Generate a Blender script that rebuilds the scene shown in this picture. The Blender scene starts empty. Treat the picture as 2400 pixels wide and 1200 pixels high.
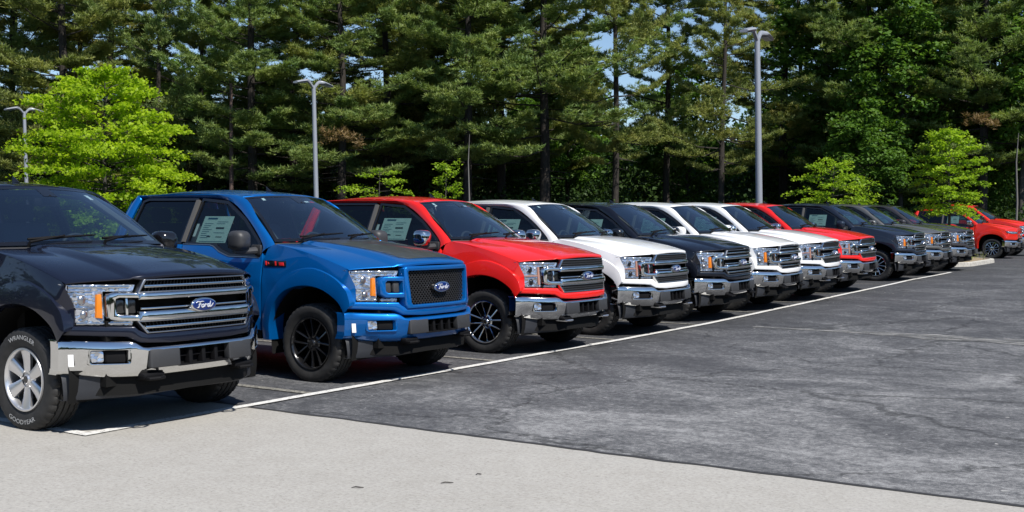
import bpy, bmesh, math, random
import numpy as np
from mathutils import Vector, Matrix
from mathutils.noise import noise as mnoise

# ------------------------------------------------------------------ camera, sky, sun, exposure
SC = bpy.context.scene
COL = SC.collection
R = math.radians
CAMR, CAMU, CAMF = Vector((0.83639134, 0.54810114, 0.00588721)), Vector((-0.02089583, 0.02115026, 0.99955792)), Vector((-0.54773432, 0.83614461, -0.02914292))
CAMH = 1.6312
cd = bpy.data.cameras.new('camera'); cam = bpy.data.objects.new('camera', cd); COL.objects.link(cam)
cam.matrix_world = Matrix(((CAMR.x, CAMU.x, -CAMF.x, 0), (CAMR.y, CAMU.y, -CAMF.y, 0), (CAMR.z, CAMU.z, -CAMF.z, CAMH), (0, 0, 0, 1)))
cd.sensor_width = 36; cd.lens = 36 * 2661 / 2400; cd.clip_start = .1; cd.clip_end = 3000
SC.camera = cam
SUN = Vector((0.75, -0.24, 1.0)).normalized()
SUN_EL = math.asin(SUN.z)
SUN_AZ = math.atan2(SUN.x, SUN.y)          # measured from +Y towards +X
w = bpy.data.worlds.new("World"); SC.world = w; w.use_nodes = True
wn = w.node_tree.nodes; bg = wn['Background']
sky = wn.new('ShaderNodeTexSky'); sky.sky_type = 'NISHITA'; sky.sun_disc = False
sky.sun_elevation = SUN_EL; sky.sun_rotation = SUN_AZ; sky.air_density = 0.9; sky.dust_density = 0.05; sky.ozone_density = 3.0
w.node_tree.links.new(sky.outputs[0], bg.inputs[0]); bg.inputs[1].default_value = 0.095
sd = bpy.data.lights.new('sun', 'SUN'); sd.energy = 4.85; sd.angle = R(0.53); sd.color = (1, .955, .89)
so = bpy.data.objects.new('sun', sd); COL.objects.link(so)
so.rotation_euler = (-SUN).to_track_quat('-Z', 'Y').to_euler()
vs = SC.view_settings
SC.display_settings.display_device = 'sRGB'
vs.view_transform = 'Standard'; vs.look = 'None'; vs.exposure = 0.42; vs.gamma = 1; vs.use_curve_mapping = False
SC.cycles.max_bounces = 8; SC.cycles.transparent_max_bounces = 16
SC.cycles.caustics_reflective = False; SC.cycles.caustics_refractive = False

# ------------------------------------------------------------------ helpers
def ray(px, py):
    return CAMF * 2661 + CAMR * (px - 1200) + CAMU * (600 - py)
def at(px, D):
    """ground position (u, v) seen at photo column px, D metres ahead of the lens"""
    d = CAMF * 2661 + CAMR * (px - 1200)
    h = Vector((d.x, d.y)); f = Vector((CAMF.x, CAMF.y)).normalized()
    h *= D / h.dot(f)
    return h.x, h.y
def zat(py, px, D):
    d = ray(px, py); f = Vector((CAMF.x, CAMF.y)).normalized()
    return CAMH + d.z * D / (d.x * f.x + d.y * f.y)
def gz(v):
    return float(np.interp(v, [-1e4, 14, 17, 21, 30, 36, 47, 60, 80], [0, 0, .012, .07, .215, .275, .34, .40, .45]))

def tag(o, label=None, cat=None, group=None, kind=None):
    if label: o['label'] = label
    if cat: o['category'] = cat
    if group: o['group'] = group
    if kind: o['kind'] = kind
    return o
def empty(name, loc, rz=0, parent=None):
    o = bpy.data.objects.new(name, None); COL.objects.link(o); o.location = loc; o.rotation_euler = (0, 0, rz)
    o.empty_display_size = .2
    if parent: o.parent = parent
    return o

class MB:
    def __init__(s): s.v = []; s.f = []; s.m = []
    def add(s, vs, fs, mi=0):
        b = len(s.v); s.v += [tuple(p) for p in vs]
        for f in fs: s.f.append(tuple(b + i for i in f)); s.m.append(mi)
        return s
    def grid(s, P, mi=0, closed_u=False, closed_v=False, skip=None):
        nu, nv = len(P), len(P[0]); b = len(s.v)
        for r in P: s.v += [tuple(p) for p in r]
        for i in range(nu if closed_u else nu - 1):
            for j in range(nv if closed_v else nv - 1):
                if skip and skip(i, j): continue
                i2, j2 = (i + 1) % nu, (j + 1) % nv
                s.f.append((b + i * nv + j, b + i * nv + j2, b + i2 * nv + j2, b + i2 * nv + j))
                s.m.append(mi(i, j) if callable(mi) else mi)
        return s
    def box(s, c, d, mi=0, rot=None, bevel=0):
        bm = bmesh.new(); bmesh.ops.create_cube(bm, size=1)
        for v in bm.verts: v.co = Vector((v.co.x * d[0], v.co.y * d[1], v.co.z * d[2]))
        if bevel: bmesh.ops.bevel(bm, geom=bm.edges[:], offset=bevel, segments=2, profile=.5, affect='EDGES')
        M = Matrix.Translation(Vector(c)) @ (rot.to_4x4() if rot else Matrix.Identity(4))
        s.bm(bm, M, mi); return s
    def bm(s, bm, M=None, mi=0):
        bm.verts.index_update()
        s.add([(M @ v.co if M else v.co) for v in bm.verts], [[v.index for v in f.verts] for f in bm.faces], mi); bm.free()
    def tube(s, pts, r, n=8, mi=0, cap=True):
        pts = [Vector(p) for p in pts]; rr = r if isinstance(r, (list, tuple)) else [r] * len(pts)
        up = None; rows = []
        for i, p in enumerate(pts):
            t = (pts[min(i + 1, len(pts) - 1)] - pts[max(i - 1, 0)]).normalized()
            if up is None:
                a = Vector((0, 0, 1)) if abs(t.z) < .9 else Vector((1, 0, 0)); up = t.cross(a).normalized()
            up = (up - t * up.dot(t)).normalized(); b = t.cross(up)
            rows.append([p + (up * math.cos(k * 2 * math.pi / n) + b * math.sin(k * 2 * math.pi / n)) * rr[i] for k in range(n)])
        base = len(s.v); s.grid(rows, mi, closed_v=True)
        if cap:
            s.f.append(tuple(base + k for k in range(n))); s.m.append(mi)
            q = base + (len(pts) - 1) * n; s.f.append(tuple(q + n - 1 - k for k in range(n))); s.m.append(mi)
        return s
    def revolve(s, prof, n=48, axis='y', mi=0, a0=0, a1=2 * math.pi):
        """prof: (radius, offset along axis)"""
        full = abs(a1 - a0 - 2 * math.pi) < 1e-6
        rows = []
        for k in range(n if full else n + 1):
            a = a0 + (a1 - a0) * k / n; c, q = math.cos(a), math.sin(a)
            rows.append([(r * c, o, r * q) if axis == 'y' else (r * c, r * q, o) for r, o in prof])
        s.grid(rows, mi, closed_u=full); return s
    def solid(s, poly, depth, fmap, bevel=0, cuts=(), hole=None, mi=0, seg=2):
        """flat polygon (a, b) extruded inwards by depth, edges rounded, sliced at cuts [(axis, value)], then warped by fmap(a, b, w)"""
        bm = bmesh.new()
        vo = [bm.verts.new((a, b, 0)) for a, b in poly]
        if hole:
            vi = [bm.verts.new((a, b, 0)) for a, b in hole]; n = len(vo)
            fs = [bm.faces.new((vo[i], vo[(i + 1) % n], vi[(i + 1) % n], vi[i])) for i in range(n)]
        else: fs = [bm.faces.new(vo)]
        if depth:
            ext = bmesh.ops.extrude_face_region(bm, geom=fs)
            for g in ext['geom']:
                if isinstance(g, bmesh.types.BMVert): g.co.z -= depth
            # the original faces stay in front
            bm.normal_update()
            if bevel:
                ed = [e for e in bm.edges if all(abs(v.co.z) < 1e-9 for v in e.verts) and any(abs(v.co.z) > 1e-9 for f in e.link_faces for v in f.verts)]
                bmesh.ops.bevel(bm, geom=ed, offset=bevel, segments=seg, profile=.5, affect='EDGES')
        for ax, val in cuts:
            no = (1, 0, 0) if ax == 0 else (0, 1, 0); co = (val, 0, 0) if ax == 0 else (0, val, 0)
            bmesh.ops.bisect_plane(bm, geom=bm.verts[:] + bm.edges[:] + bm.faces[:], plane_co=co, plane_no=no, dist=1e-5)
        if depth: bmesh.ops.recalc_face_normals(bm, faces=bm.faces[:])
        for v in bm.verts: v.co = Vector(fmap(v.co.x, v.co.y, v.co.z))
        s.bm(bm, None, mi); return s
    def mesh(s, name, ang=35, recalc=False):
        me = bpy.data.meshes.new(name); me.from_pydata(s.v, [], s.f)
        if recalc:
            bm = bmesh.new(); bm.from_mesh(me); bmesh.ops.recalc_face_normals(bm, faces=bm.faces[:]); bm.to_mesh(me); bm.free()
        nm = max(s.m) + 1 if s.m else 1
        for _ in range(nm): me.materials.append(None)
        me.polygons.foreach_set('material_index', s.m)
        me.polygons.foreach_set('use_smooth', [True] * len(me.polygons))
        me.update(); me.set_sharp_from_angle(angle=R(ang))
        return me

CACHE = {}
def part(name, parent, key, build, mats, ang=35, recalc=False):
    """one mesh object; look-alikes share mesh data (key) but carry their own materials"""
    me = CACHE.get(key) if key else None
    if me is None:
        me = build() if callable(build) else build
        if isinstance(me, MB): me = me.mesh(name, ang, recalc)
        if key: CACHE[key] = me
    o = bpy.data.objects.new(name, me); COL.objects.link(o)
    if parent: o.parent = parent
    mats = mats if isinstance(mats, (list, tuple)) else [mats]
    for i, sl in enumerate(o.material_slots):
        sl.link = 'OBJECT'; sl.material = mats[min(i, len(mats) - 1)]
    return o

def smooth(a, b, x):
    t = min(max((x - a) / (b - a), 0), 1); return t * t * (3 - 2 * t)
def crom(pts, n):
    """Catmull-Rom resample of a polyline of vectors, n spans per segment"""
    P = [Vector(p) for p in pts]; out = []
    for i in range(len(P) - 1):
        p0, p1, p2, p3 = P[max(i - 1, 0)], P[i], P[i + 1], P[min(i + 2, len(P) - 1)]
        for k in range(n):
            t = k / n
            out.append(.5 * ((2 * p1) + (p2 - p0) * t + (2 * p0 - 5 * p1 + 4 * p2 - p3) * t * t + (3 * p1 - p0 - 3 * p2 + p3) * t ** 3))
    return out + [P[-1]]
def resample(pts, n):
    P = [Vector(p) for p in pts]; L = [0]
    for a, b in zip(P, P[1:]): L.append(L[-1] + (b - a).length)
    out = []; j = 0
    for k in range(n):
        s = L[-1] * k / (n - 1)
        while j < len(L) - 2 and L[j + 1] < s: j += 1
        t = (s - L[j]) / max(L[j + 1] - L[j], 1e-9); out.append(P[j].lerp(P[j + 1], min(max(t, 0), 1)))
    return out

# ------------------------------------------------------------------ materials
def mat(name, col=(.5, .5, .5), rough=.5, metal=0.0, coat=0, spec=.5, coat_rough=.03):
    m = bpy.data.materials.new(name); m.use_nodes = True
    b = m.node_tree.nodes['Principled BSDF']
    b.inputs['Base Color'].default_value = (*col, 1); b.inputs['Roughness'].default_value = rough
    b.inputs['Metallic'].default_value = metal; b.inputs['Specular IOR Level'].default_value = spec
    b.inputs['Coat Weight'].default_value = coat; b.inputs['Coat Roughness'].default_value = coat_rough
    m.diffuse_color = (*col, 1)
    return m
def nodes(m): return m.node_tree.nodes, m.node_tree.links, m.node_tree.nodes['Principled BSDF']
def noise_node(m, scale, detail=4, rough=.55, vec=None, dist=0):
    n, l, b = nodes(m); t = n.new('ShaderNodeTexNoise'); t.inputs['Scale'].default_value = scale
    t.inputs['Detail'].default_value = detail; t.inputs['Roughness'].default_value = rough; t.inputs['Distortion'].default_value = dist
    if vec: l.new(vec, t.inputs['Vector'])
    return t
def ramp(m, src, stops):
    n, l, b = nodes(m); r = n.new('ShaderNodeValToRGB'); e = r.color_ramp.elements
    while len(e) < len(stops): e.new(.5)
    for k, (p, c) in enumerate(stops): e[k].position = p; e[k].color = (*c, 1) if len(c) == 3 else c
    l.new(src, r.inputs[0]); return r
def bump(m, src, strength=.3, dist=.01):
    n, l, b = nodes(m); k = n.new('ShaderNodeBump'); k.inputs['Strength'].default_value = strength; k.inputs['Distance'].default_value = dist
    l.new(src, k.inputs['Height']); l.new(k.outputs[0], b.inputs['Normal']); return k
def mixc(m, fac, a, b_, mode='MIX'):
    n, l, b = nodes(m); x = n.new('ShaderNodeMix'); x.data_type = 'RGBA'; x.blend_type = mode
    for s, v in ((x.inputs[0], fac), (x.inputs[6], a), (x.inputs[7], b_)):
        if hasattr(v, 'links'): l.new(v, s)
        else: s.default_value = v if not isinstance(v, tuple) else ((*v, 1) if len(v) == 3 else v)
    return x.outputs[2]
def coords(m, kind='Object', scale=None):
    n, l, b = nodes(m); t = n.new('ShaderNodeTexCoord'); o = t.outputs[kind]
    if scale:
        mp = n.new('ShaderNodeMapping'); mp.inputs['Scale'].default_value = scale; l.new(o, mp.inputs[0]); o = mp.outputs[0]
    return o

def paint(name, col, flake=0.0, rough=.32):
    m = mat(name, col, rough, flake, coat=1.0, coat_rough=.02, spec=.12)
    # very slight orange peel and dust
    t = noise_node(m, 2.2, 3, .5, coords(m))
    n, l, b = nodes(m)
    rr = ramp(m, t.outputs[0], [(.35, (rough - .06,) * 3), (.7, (rough + .08,) * 3)]); l.new(rr.outputs[0], b.inputs['Roughness'])
    return m
P_NAVY = paint('paint_midnight', (.0065, .0085, .019), .15)
P_BLUE = paint('paint_blue', (.0004, .115, .40), .50, .34)
P_RED = paint('paint_red', (.70, .016, .013))
P_WHITE = paint('paint_white', (.78, .79, .80))
P_BLACK = paint('paint_black', (.005, .006, .011))
P_SLATE = paint('paint_slate_blue', (.018, .024, .040), .35)
P_GREY = paint('paint_grey', (.13, .13, .125), .45)
P_CHAR = paint('paint_charcoal', (.05, .046, .048), .4)
P_ORED = paint('paint_orange_red', (.62, .022, .012))
CHROME = mat('chrome', (.68, .68, .67), .06, 1.0)
t_ = noise_node(CHROME, 9, 2, .5, coords(CHROME)); bump(CHROME, t_.outputs[0], .02, .01)
SATIN = mat('satin_silver', (.42, .42, .43), .3, 1.0)
ALLOY = mat('alloy', (.74, .74, .75), .28, .85)
GLOSSBLK = mat('gloss_black', (.006, .006, .007), .18, 0, coat=.6)
BLACKRIM = mat('black_rim', (.010, .010, .011), .22, .3, coat=.8)
PLASTIC = mat('grey_plastic', (.032, .033, .036), .52)
t_ = noise_node(PLASTIC, 260, 2, .5, coords(PLASTIC)); bump(PLASTIC, t_.outputs[0], .12, .002)
DARK = mat('dark_plastic', (.005, .005, .006), .7, spec=.15)
MESHM = mat('mesh_black', (.010, .010, .011), .28, .2)
CHASSIS = mat('chassis_black', (.007, .007, .007), .8, spec=.15)
RUBBER = mat('tyre_rubber', (.016, .016, .017), .68)
n_, l_, b_ = nodes(RUBBER); t_ = noise_node(RUBBER, 14, 5, .6, coords(RUBBER))
r_ = ramp(RUBBER, t_.outputs[0], [(.3, (.012, .012, .012)), (.75, (.032, .031, .030))]); l_.new(r_.outputs[0], b_.inputs['Base Color'])
WHITEPRINT = mat('white_print', (.52, .52, .51), .7)
REDMARK = mat('red_print', (.55, .01, .012), .5)
PAPERW = mat('white_paper', (.80, .80, .79), .75)
PAPERG = mat('sticker_paper', (.60, .72, .68), .6)
n_, l_, b_ = nodes(PAPERG); t_ = noise_node(PAPERG, 60, 3, .6, coords(PAPERG, 'Object', (1, 1, 5)))
r_ = ramp(PAPERG, t_.outputs[0], [(.38, (.38, .55, .52)), (.5, (.62, .74, .70)), (.62, (.66, .77, .73))]); l_.new(r_.outputs[0], b_.inputs['Base Color'])
PRINTB = mat('teal_print', (.015, .09, .16), .6)
PRINTK = mat('black_print', (.03, .04, .04), .6)
AMBER = mat('amber_lens', (.95, .26, .012), .30, 0, coat=.6)
LAMP = mat('lamp_reflector', (.74, .76, .80), .16, .85)
n_, l_, b_ = nodes(LAMP)
v_ = n_.new('ShaderNodeTexVoronoi'); v_.inputs['Scale'].default_value = 26; l_.new(coords(LAMP), v_.inputs['Vector']); bump(LAMP, v_.outputs['Distance'], .55, .02)
r_ = ramp(LAMP, v_.outputs['Color'], [(.2, (.42, .44, .48)), (.5, (.80, .82, .86))]); l_.new(r_.outputs[0], b_.inputs['Base Color'])
BADGEB = mat('badge_blue', (.006, .028, .17), .25, .3, coat=1)
SEAT = mat('seat_cloth', (.07, .072, .078), .85)
DASH = mat('dash_vinyl', (.030, .030, .033), .6)
LINER = mat('pillar_lining', (.075, .073, .07), .8)
DECAL = mat('hood_decal', (.050, .050, .050), .36, .1, coat=.5)
MIRRORG = mat('mirror_glass', (.7, .72, .75), .03, 1.0)
GALV = mat('galvanised_paint', (.30, .32, .36), .45, .25)

def glass(name, tint, lo=.05, gl=(.9, .95, 1.0), ior=1.52):
    m = bpy.data.materials.new(name); m.use_nodes = True; n, l = m.node_tree.nodes, m.node_tree.links
    n.remove(n['Principled BSDF']); out = n['Material Output']
    t = n.new('ShaderNodeBsdfTransparent'); t.inputs[0].default_value = (*tint, 1)
    g = n.new('ShaderNodeBsdfGlossy'); g.inputs['Roughness'].default_value = .015; g.inputs[0].default_value = (*gl, 1)
    lw_ = n.new('ShaderNodeLayerWeight'); lw_.inputs[0].default_value = .5
    pw = n.new('ShaderNodeMath'); pw.operation = 'POWER'; l.new(lw_.outputs['Facing'], pw.inputs[0]); pw.inputs[1].default_value = 4.2
    fr = n.new('ShaderNodeMath'); fr.operation = 'MULTIPLY_ADD'; l.new(pw.outputs[0], fr.inputs[0]); fr.inputs[1].default_value = 1 - lo; fr.inputs[2].default_value = lo
    mx = n.new('ShaderNodeMixShader'); l.new(fr.outputs[0], mx.inputs[0]); l.new(t.outputs[0], mx.inputs[1]); l.new(g.outputs[0], mx.inputs[2])
    l.new(mx.outputs[0], out.inputs[0]); return m
GLASS = glass('windscreen_glass', (.64, .78, .81), .20)
REARGL = glass('rear_glass', (.30, .36, .37), .06)
SIDEGL = glass('side_glass', (.40, .50, .50))
PRIVACY = glass('privacy_glass', (.07, .08, .09))
LENS = glass('clear_lens', (.93, .94, .96))

# ------------------------------------------------------------------ setting: ground, asphalt, concrete, line
def sheet(name, us, vv, dz, m, kind='structure'):
    mb = MB(); mb.grid([[(u, v, gz(v) + dz) for u in us] for v in vv]); o = part(name, None, None, mb, m); tag(o, kind=kind); return o
VROWS = [-60, -30, -10, 0, 7.0, 10, 14, 15.5, 17, 19, 21, 24, 27, 30, 33, 36, 40, 44, 47, 52, 56, 60, 66, 72, 80]

ASPH = mat('asphalt', (.05, .05, .05), .82)
n_, l_, b_ = nodes(ASPH)
co = coords(ASPH)
cs = coords(ASPH, 'Object', (.85, 1.0, 1)); cs2 = co
t1 = noise_node(ASPH, .75, 9, .68, cs, .8)            # worn drifts along the drive lane
t2 = noise_node(ASPH, 7.0, 8, .80, cs2, .3)
t3 = noise_node(ASPH, 22, 8, .85, co)
t4 = noise_node(ASPH, .16, 3, .5, co)
def math_(m, op, a, b, clamp=False):
    n, l, _ = nodes(m); k = n.new('ShaderNodeMath'); k.operation = op; k.use_clamp = clamp
    for s, v in zip(k.inputs, (a, b)):
        if hasattr(v, 'links'): l.new(v, s)
        else: s.default_value = v
    return k.outputs[0]
wear = math_(ASPH, 'ADD', math_(ASPH, 'MULTIPLY', t1.outputs[0], .36), math_(ASPH, 'MULTIPLY', t2.outputs[0], .34))
wear = math_(ASPH, 'ADD', wear, math_(ASPH, 'MULTIPLY', t3.outputs[0], .50))
sx = n_.new('ShaderNodeSeparateXYZ'); l_.new(co, sx.inputs[0])
# traffic lane (u > -7.2) is worn, the bays are still dark; wear fades where v gets large
lane = n_.new('ShaderNodeMapRange'); lane.inputs[1].default_value = -8.2; lane.inputs[2].default_value = -5.0; lane.inputs[3].default_value = -.06; lane.inputs[4].default_value = .015; l_.new(sx.outputs[0], lane.inputs[0])
nearv = n_.new('ShaderNodeMapRange'); nearv.inputs[1].default_value = 7; nearv.inputs[2].default_value = 20; nearv.inputs[3].default_value = .045; nearv.inputs[4].default_value = -.02; l_.new(sx.outputs[1], nearv.inputs[0])
wear = math_(ASPH, 'ADD', math_(ASPH, 'ADD', wear, lane.outputs[0]), nearv.outputs[0])
r1 = ramp(ASPH, wear, [(.50, (.027, .028, .031)), (.59, (.055, .056, .060)), (.65, (.108, .109, .112)), (.73, (.24, .24, .24))])
t5 = noise_node(ASPH, 150, 3, .8, co)
fine = ramp(ASPH, t5.outputs[0], [(.32, (.32, .32, .32)), (.68, (1.80, 1.80, 1.80))])
cc = mixc(ASPH, 1.0, r1.outputs[0], fine.outputs[0], 'MULTIPLY')
vor = n_.new('ShaderNodeTexVoronoi'); vor.feature = 'DISTANCE_TO_EDGE'; vor.inputs['Scale'].default_value = .33
wob = noise_node(ASPH, 1.6, 5, .65, co); wv = n_.new('ShaderNodeVectorMath'); wv.operation = 'MULTIPLY_ADD'; l_.new(wob.outputs['Color'], wv.inputs[0]); wv.inputs[1].default_value = (1.1, 1.1, 0); l_.new(co, wv.inputs[2]); l_.new(wv.outputs[0], vor.inputs['Vector'])
ck = ramp(ASPH, vor.outputs['Distance'], [(.0, (.30, .30, .30)), (.006, (.42, .42, .42)), (.012, (1, 1, 1))])
cc = mixc(ASPH, .8, cc, ck.outputs[0], 'MULTIPLY')
# scattered pale chips where stones show through
chip = noise_node(ASPH, 9, 2, .5, co); chr_ = ramp(ASPH, chip.outputs[0], [(.735, (0, 0, 0)), (.76, (1, 1, 1))])
cc = mixc(ASPH, chr_.outputs[0], cc, (.34, .335, .32))
l_.new(cc, b_.inputs['Base Color']); bump(ASPH, t3.outputs[0], .5, .006)

CONC = mat('concrete_apron', (.36, .35, .33), .88)
n_, l_, b_ = nodes(CONC); co = coords(CONC)
t1 = noise_node(CONC, .5, 5, .6, co); t2 = noise_node(CONC, 38, 6, .85, co); t3 = noise_node(CONC, 4, 6, .65, co)
r1 = ramp(CONC, t1.outputs[0], [(.3, (.312, .299, .274)), (.7, (.340, .327, .300))])
r2 = ramp(CONC, t2.outputs[0], [(.30, (.50, .49, .47)), (.44, (.96, .96, .96)), (.70, (1.30, 1.30, 1.30))])
r3 = ramp(CONC, t3.outputs[0], [(.3, (.95, .945, .935)), (.6, (1.02, 1.02, 1.02))])
cc = mixc(CONC, 1.0, mixc(CONC, 1.0, r1.outputs[0], r2.outputs[0], 'MULTIPLY'), r3.outputs[0], 'MULTIPLY')
l_.new(cc, b_.inputs['Base Color']); bump(CONC, t2.outputs[0], .4, .004)

SOIL = mat('forest_floor', (.05, .042, .026), .95)
n_, l_, b_ = nodes(SOIL); t1 = noise_node(SOIL, .8, 6, .7, coords(SOIL)); r1 = ramp(SOIL, t1.outputs[0], [(.35, (.030, .024, .014)), (.55, (.055, .05, .025)), (.7, (.05, .075, .02))]); l_.new(r1.outputs[0], b_.inputs['Base Color'])

LINEP = mat('line_paint', (.70, .69, .66), .75)
n_, l_, b_ = nodes(LINEP); t1 = noise_node(LINEP, 38, 5, .75, coords(LINEP)); r1 = ramp(LINEP, t1.outputs[0], [(.36, (.16, .16, .16)), (.47, (.62, .61, .58)), (.7, (.74, .73, .70))]); l_.new(r1.outputs[0], b_.inputs['Base Color'])
OLDLINE = mat('old_line_paint', (.3, .29, .25), .85)
n_, l_, b_ = nodes(OLDLINE); t1 = noise_node(OLDLINE, 30, 6, .75, coords(OLDLINE)); r1 = ramp(OLDLINE, t1.outputs[0], [(.38, (.06, .06, .06)), (.55, (.22, .21, .18)), (.72, (.42, .40, .35))]); l_.new(r1.outputs[0], b_.inputs['Base Color'])
SEAM = mat('tar_seam', (.030, .030, .031), .8)

sheet('ground', [-1500, -400, -120, -40, 0, 60, 200, 1500], [-1500, -300, -60, 0, 14, 17, 21, 30, 36, 47, 60, 80, 200, 1500], -.03, SOIL)
sheet('asphalt_lot', [-90, -50, -30, -20, -14, -10, -7, -4, 0, 6, 14, 30, 60], [v for v in VROWS if 7 <= v <= 66], 0, ASPH)
# concrete apron with a slightly wandering edge
rnd = random.Random(4)
mb = MB(); us = [-60, -30, -16] + [-12 + .12 * i for i in range(200)] + [30, 60]
edge = [7.02 + .035 * mnoise(Vector((u * .7, 0, 3))) + .022 * mnoise(Vector((u * 3.1, 5, 0))) + .014 * mnoise(Vector((u * 9.3, 2, 7))) + .012 * max(u + 7, 0) for u in us]
mb.grid([[(u, -60, .002) for u in us], [(u, -10, .004) for u in us], [(u, 3, .004) for u in us], [(u, e, .004) for u, e in zip(us, edge)]])
tag(part('concrete_apron', None, None, mb, CONC), kind='structure')
mb = MB(); mb.grid([[(u, e - .012 - .01 * abs(mnoise(Vector((u * 2, 1, 1)))), .008) for u, e in zip(us, edge)], [(u, e + .03 + .03 * abs(mnoise(Vector((u * 1.3, 9, 1)))), .008) for u, e in zip(us, edge)]])
tag(part('tar_seam', None, None, mb, SEAM), kind='structure')
# painted stall line along the noses, its near corner and the old faded bay lines
mb = MB()
vv = [5.36 + .12 * i for i in range(int((34.7 - 5.36) / .12) + 1)]
def uo(v): return -7.40 + .030 * mnoise(Vector((0, v * .35, 2))) + .012 * mnoise(Vector((3, v * 1.6, 2)))
def lw(v): return .052 + .006 * mnoise(Vector((7, v * 2.2, 0)))
mb.grid([[(uo(v) - lw(v), v, gz(v) + .012) for v in vv], [(uo(v) + lw(v), v, gz(v) + .012) for v in vv]])
mb.grid([[(-7.44, 5.36, .012), (-12.5, 5.36, .012)], [(-7.44, 5.46, .012), (-12.5, 5.46, .012)]])
tag(part('white_line', None, None, mb, LINEP), kind='structure')
mb = MB()
for v0 in (7.92, 11.05, 14.05, 16.85, 19.4, 21.9, 24.5, 28.0, 31.6, 34.6):
    mb.grid([[(-7.47, v0 - .05, gz(v0) + .008), (-9, v0 - .05, gz(v0) + .008), (-12.8, v0 - .05, gz(v0) + .008)], [(-7.47, v0 + .05, gz(v0) + .008), (-9, v0 + .05, gz(v0) + .008), (-12.8, v0 + .05, gz(v0) + .008)]])
tag(part('old_bay_lines', None, None, mb, OLDLINE), kind='structure')
# worn pale strip across the lane (an older seam opened up by traffic)
WORN = mat('worn_asphalt', (.2, .2, .2), .85)
n_, l_, b_ = nodes(WORN); t1 = noise_node(WORN, 3.5, 8, .72, coords(WORN, 'Object', (.5, 1.6, 1))); r1 = ramp(WORN, t1.outputs[0], [(.36, (.06, .06, .063)), (.46, (.17, .17, .165)), (.60, (.36, .355, .34))]); l_.new(r1.outputs[0], b_.inputs['Base Color'])
al = noise_node(WORN, 4.2, 7, .75, coords(WORN, 'Object', (.45, 2.2, 1))); ar = ramp(WORN, al.outputs[0], [(.42, (0, 0, 0)), (.56, (.9, .9, .9))]); l_.new(ar.outputs[0], b_.inputs['Alpha'])
mb = MB(); us2 = [-6.6 + .25 * i for i in range(45)]
c2 = [17.08 + .06 * mnoise(Vector((u * .5, 0, 8))) for u in us2]
hw = [(.10 + .26 * smooth(-6.6, -3.0, u)) * (1 + .7 * mnoise(Vector((u * 1.7, 3, 3)))) for u in us2]
mb.grid([[(u, c - h_, gz(c) + .006) for u, c, h_ in zip(us2, c2, hw)], [(u, c + h_, gz(c) + .006) for u, c, h_ in zip(us2, c2, hw)]])
tag(part('worn_strip', None, None, mb, WORN), kind='structure')
# scraps of grit on the concrete and lane
TWIG = mat('grit', (.05, .045, .04), .9)
for k, (px, py, L_) in enumerate(((838, 1146, .075), (1048, 1135, .08), (1122, 1115, .04))):
    d = ray(px, py); p = Vector((0, 0, CAMH)) + d * (CAMH / -d.z); a = R(33)
    mb = MB(); mb.tube([(-L_ / 2, 0, 0), (-L_ / 6, .006, .004), (L_ / 5, -.004, .003), (L_ / 2, .004, 0)], [.002, .004, .004, .002], 6)
    o = part('twig', None, None, mb, TWIG); o.location = (p.x, p.y, .009); o.rotation_euler = (0, 0, a + .2 * k)
    tag(o, ('longest dark twig lying on the pale concrete, furthest towards the parked trucks', 'dark twig lying on the pale concrete, middle one of three', 'tiny dark twig lying on the pale concrete, the smallest of three')[k], 'twig', 'twigs on the concrete')

# planted end island
CURBM = mat('curb_concrete', (.42, .40, .36), .9)
n_, l_, b_ = nodes(CURBM); t1 = noise_node(CURBM, 9, 6, .7, coords(CURBM)); r1 = ramp(CURBM, t1.outputs[0], [(.3, (.25, .24, .21)), (.6, (.46, .44, .40))]); l_.new(r1.outputs[0], b_.inputs['Base Color'])
MULCH = mat('mulch', (.20, .15, .09), .95)
n_, l_, b_ = nodes(MULCH); t1 = noise_node(MULCH, 16, 6, .75, coords(MULCH)); r1 = ramp(MULCH, t1.outputs[0], [(.3, (.10, .07, .04)), (.5, (.24, .18, .11)), (.7, (.38, .31, .2))]); l_.new(r1.outputs[0], b_.inputs['Base Color'])
isl = []
u1, u0, va, vb, rr = -7.75, -13.5, 38.0, 44.6, 1.6
for cx, cy, a0 in ((u1 - rr, vb - rr, 0), (u0 + rr, vb - rr, 90), (u0 + rr, va + rr, 180), (u1 - rr, va + rr, 270)):
    for k in range(8): a = R(a0 + 90 * k / 7); isl.append((cx + rr * math.cos(a), cy + rr * math.sin(a)))
def inset(pl, d):
    cx = sum(p[0] for p in pl) / len(pl); cy = sum(p[1] for p in pl) / len(pl); o = []
    for x, y in pl:
        ex, ey = x - cx, y - cy; L_ = math.hypot(ex, ey); o.append((x - ex / L_ * d, y - ey / L_ * d))
    return o
root = empty('planted_island', (0, 0, 0)); tag(root, 'raised parking island with pale curb, mulch and a little grass beyond the grey trucks', 'traffic island')
mb = MB(); rows = []
for d, z in ((0, -.02), (.02, .12), (.05, .14), (.16, .14), (.18, .10)): rows.append([(x, y, gz(y) + z) for x, y in inset(isl, d)])
mb.grid(rows, closed_v=True); part('curb', root, None, mb, CURBM)
mb = MB(); rows = [[(x, y, gz(y) + z) for x, y in inset(isl, d)] for d, z in ((.17, .115), (.7, .17), (1.6, .22), (2.8, .24))]
mb.grid(rows, closed_v=True); b0 = len(mb.v) - len(isl); mb.f.append(tuple(range(b0, b0 + len(isl)))); mb.m.append(0)
part('mulch_bed', root, None, mb, MULCH)

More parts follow.
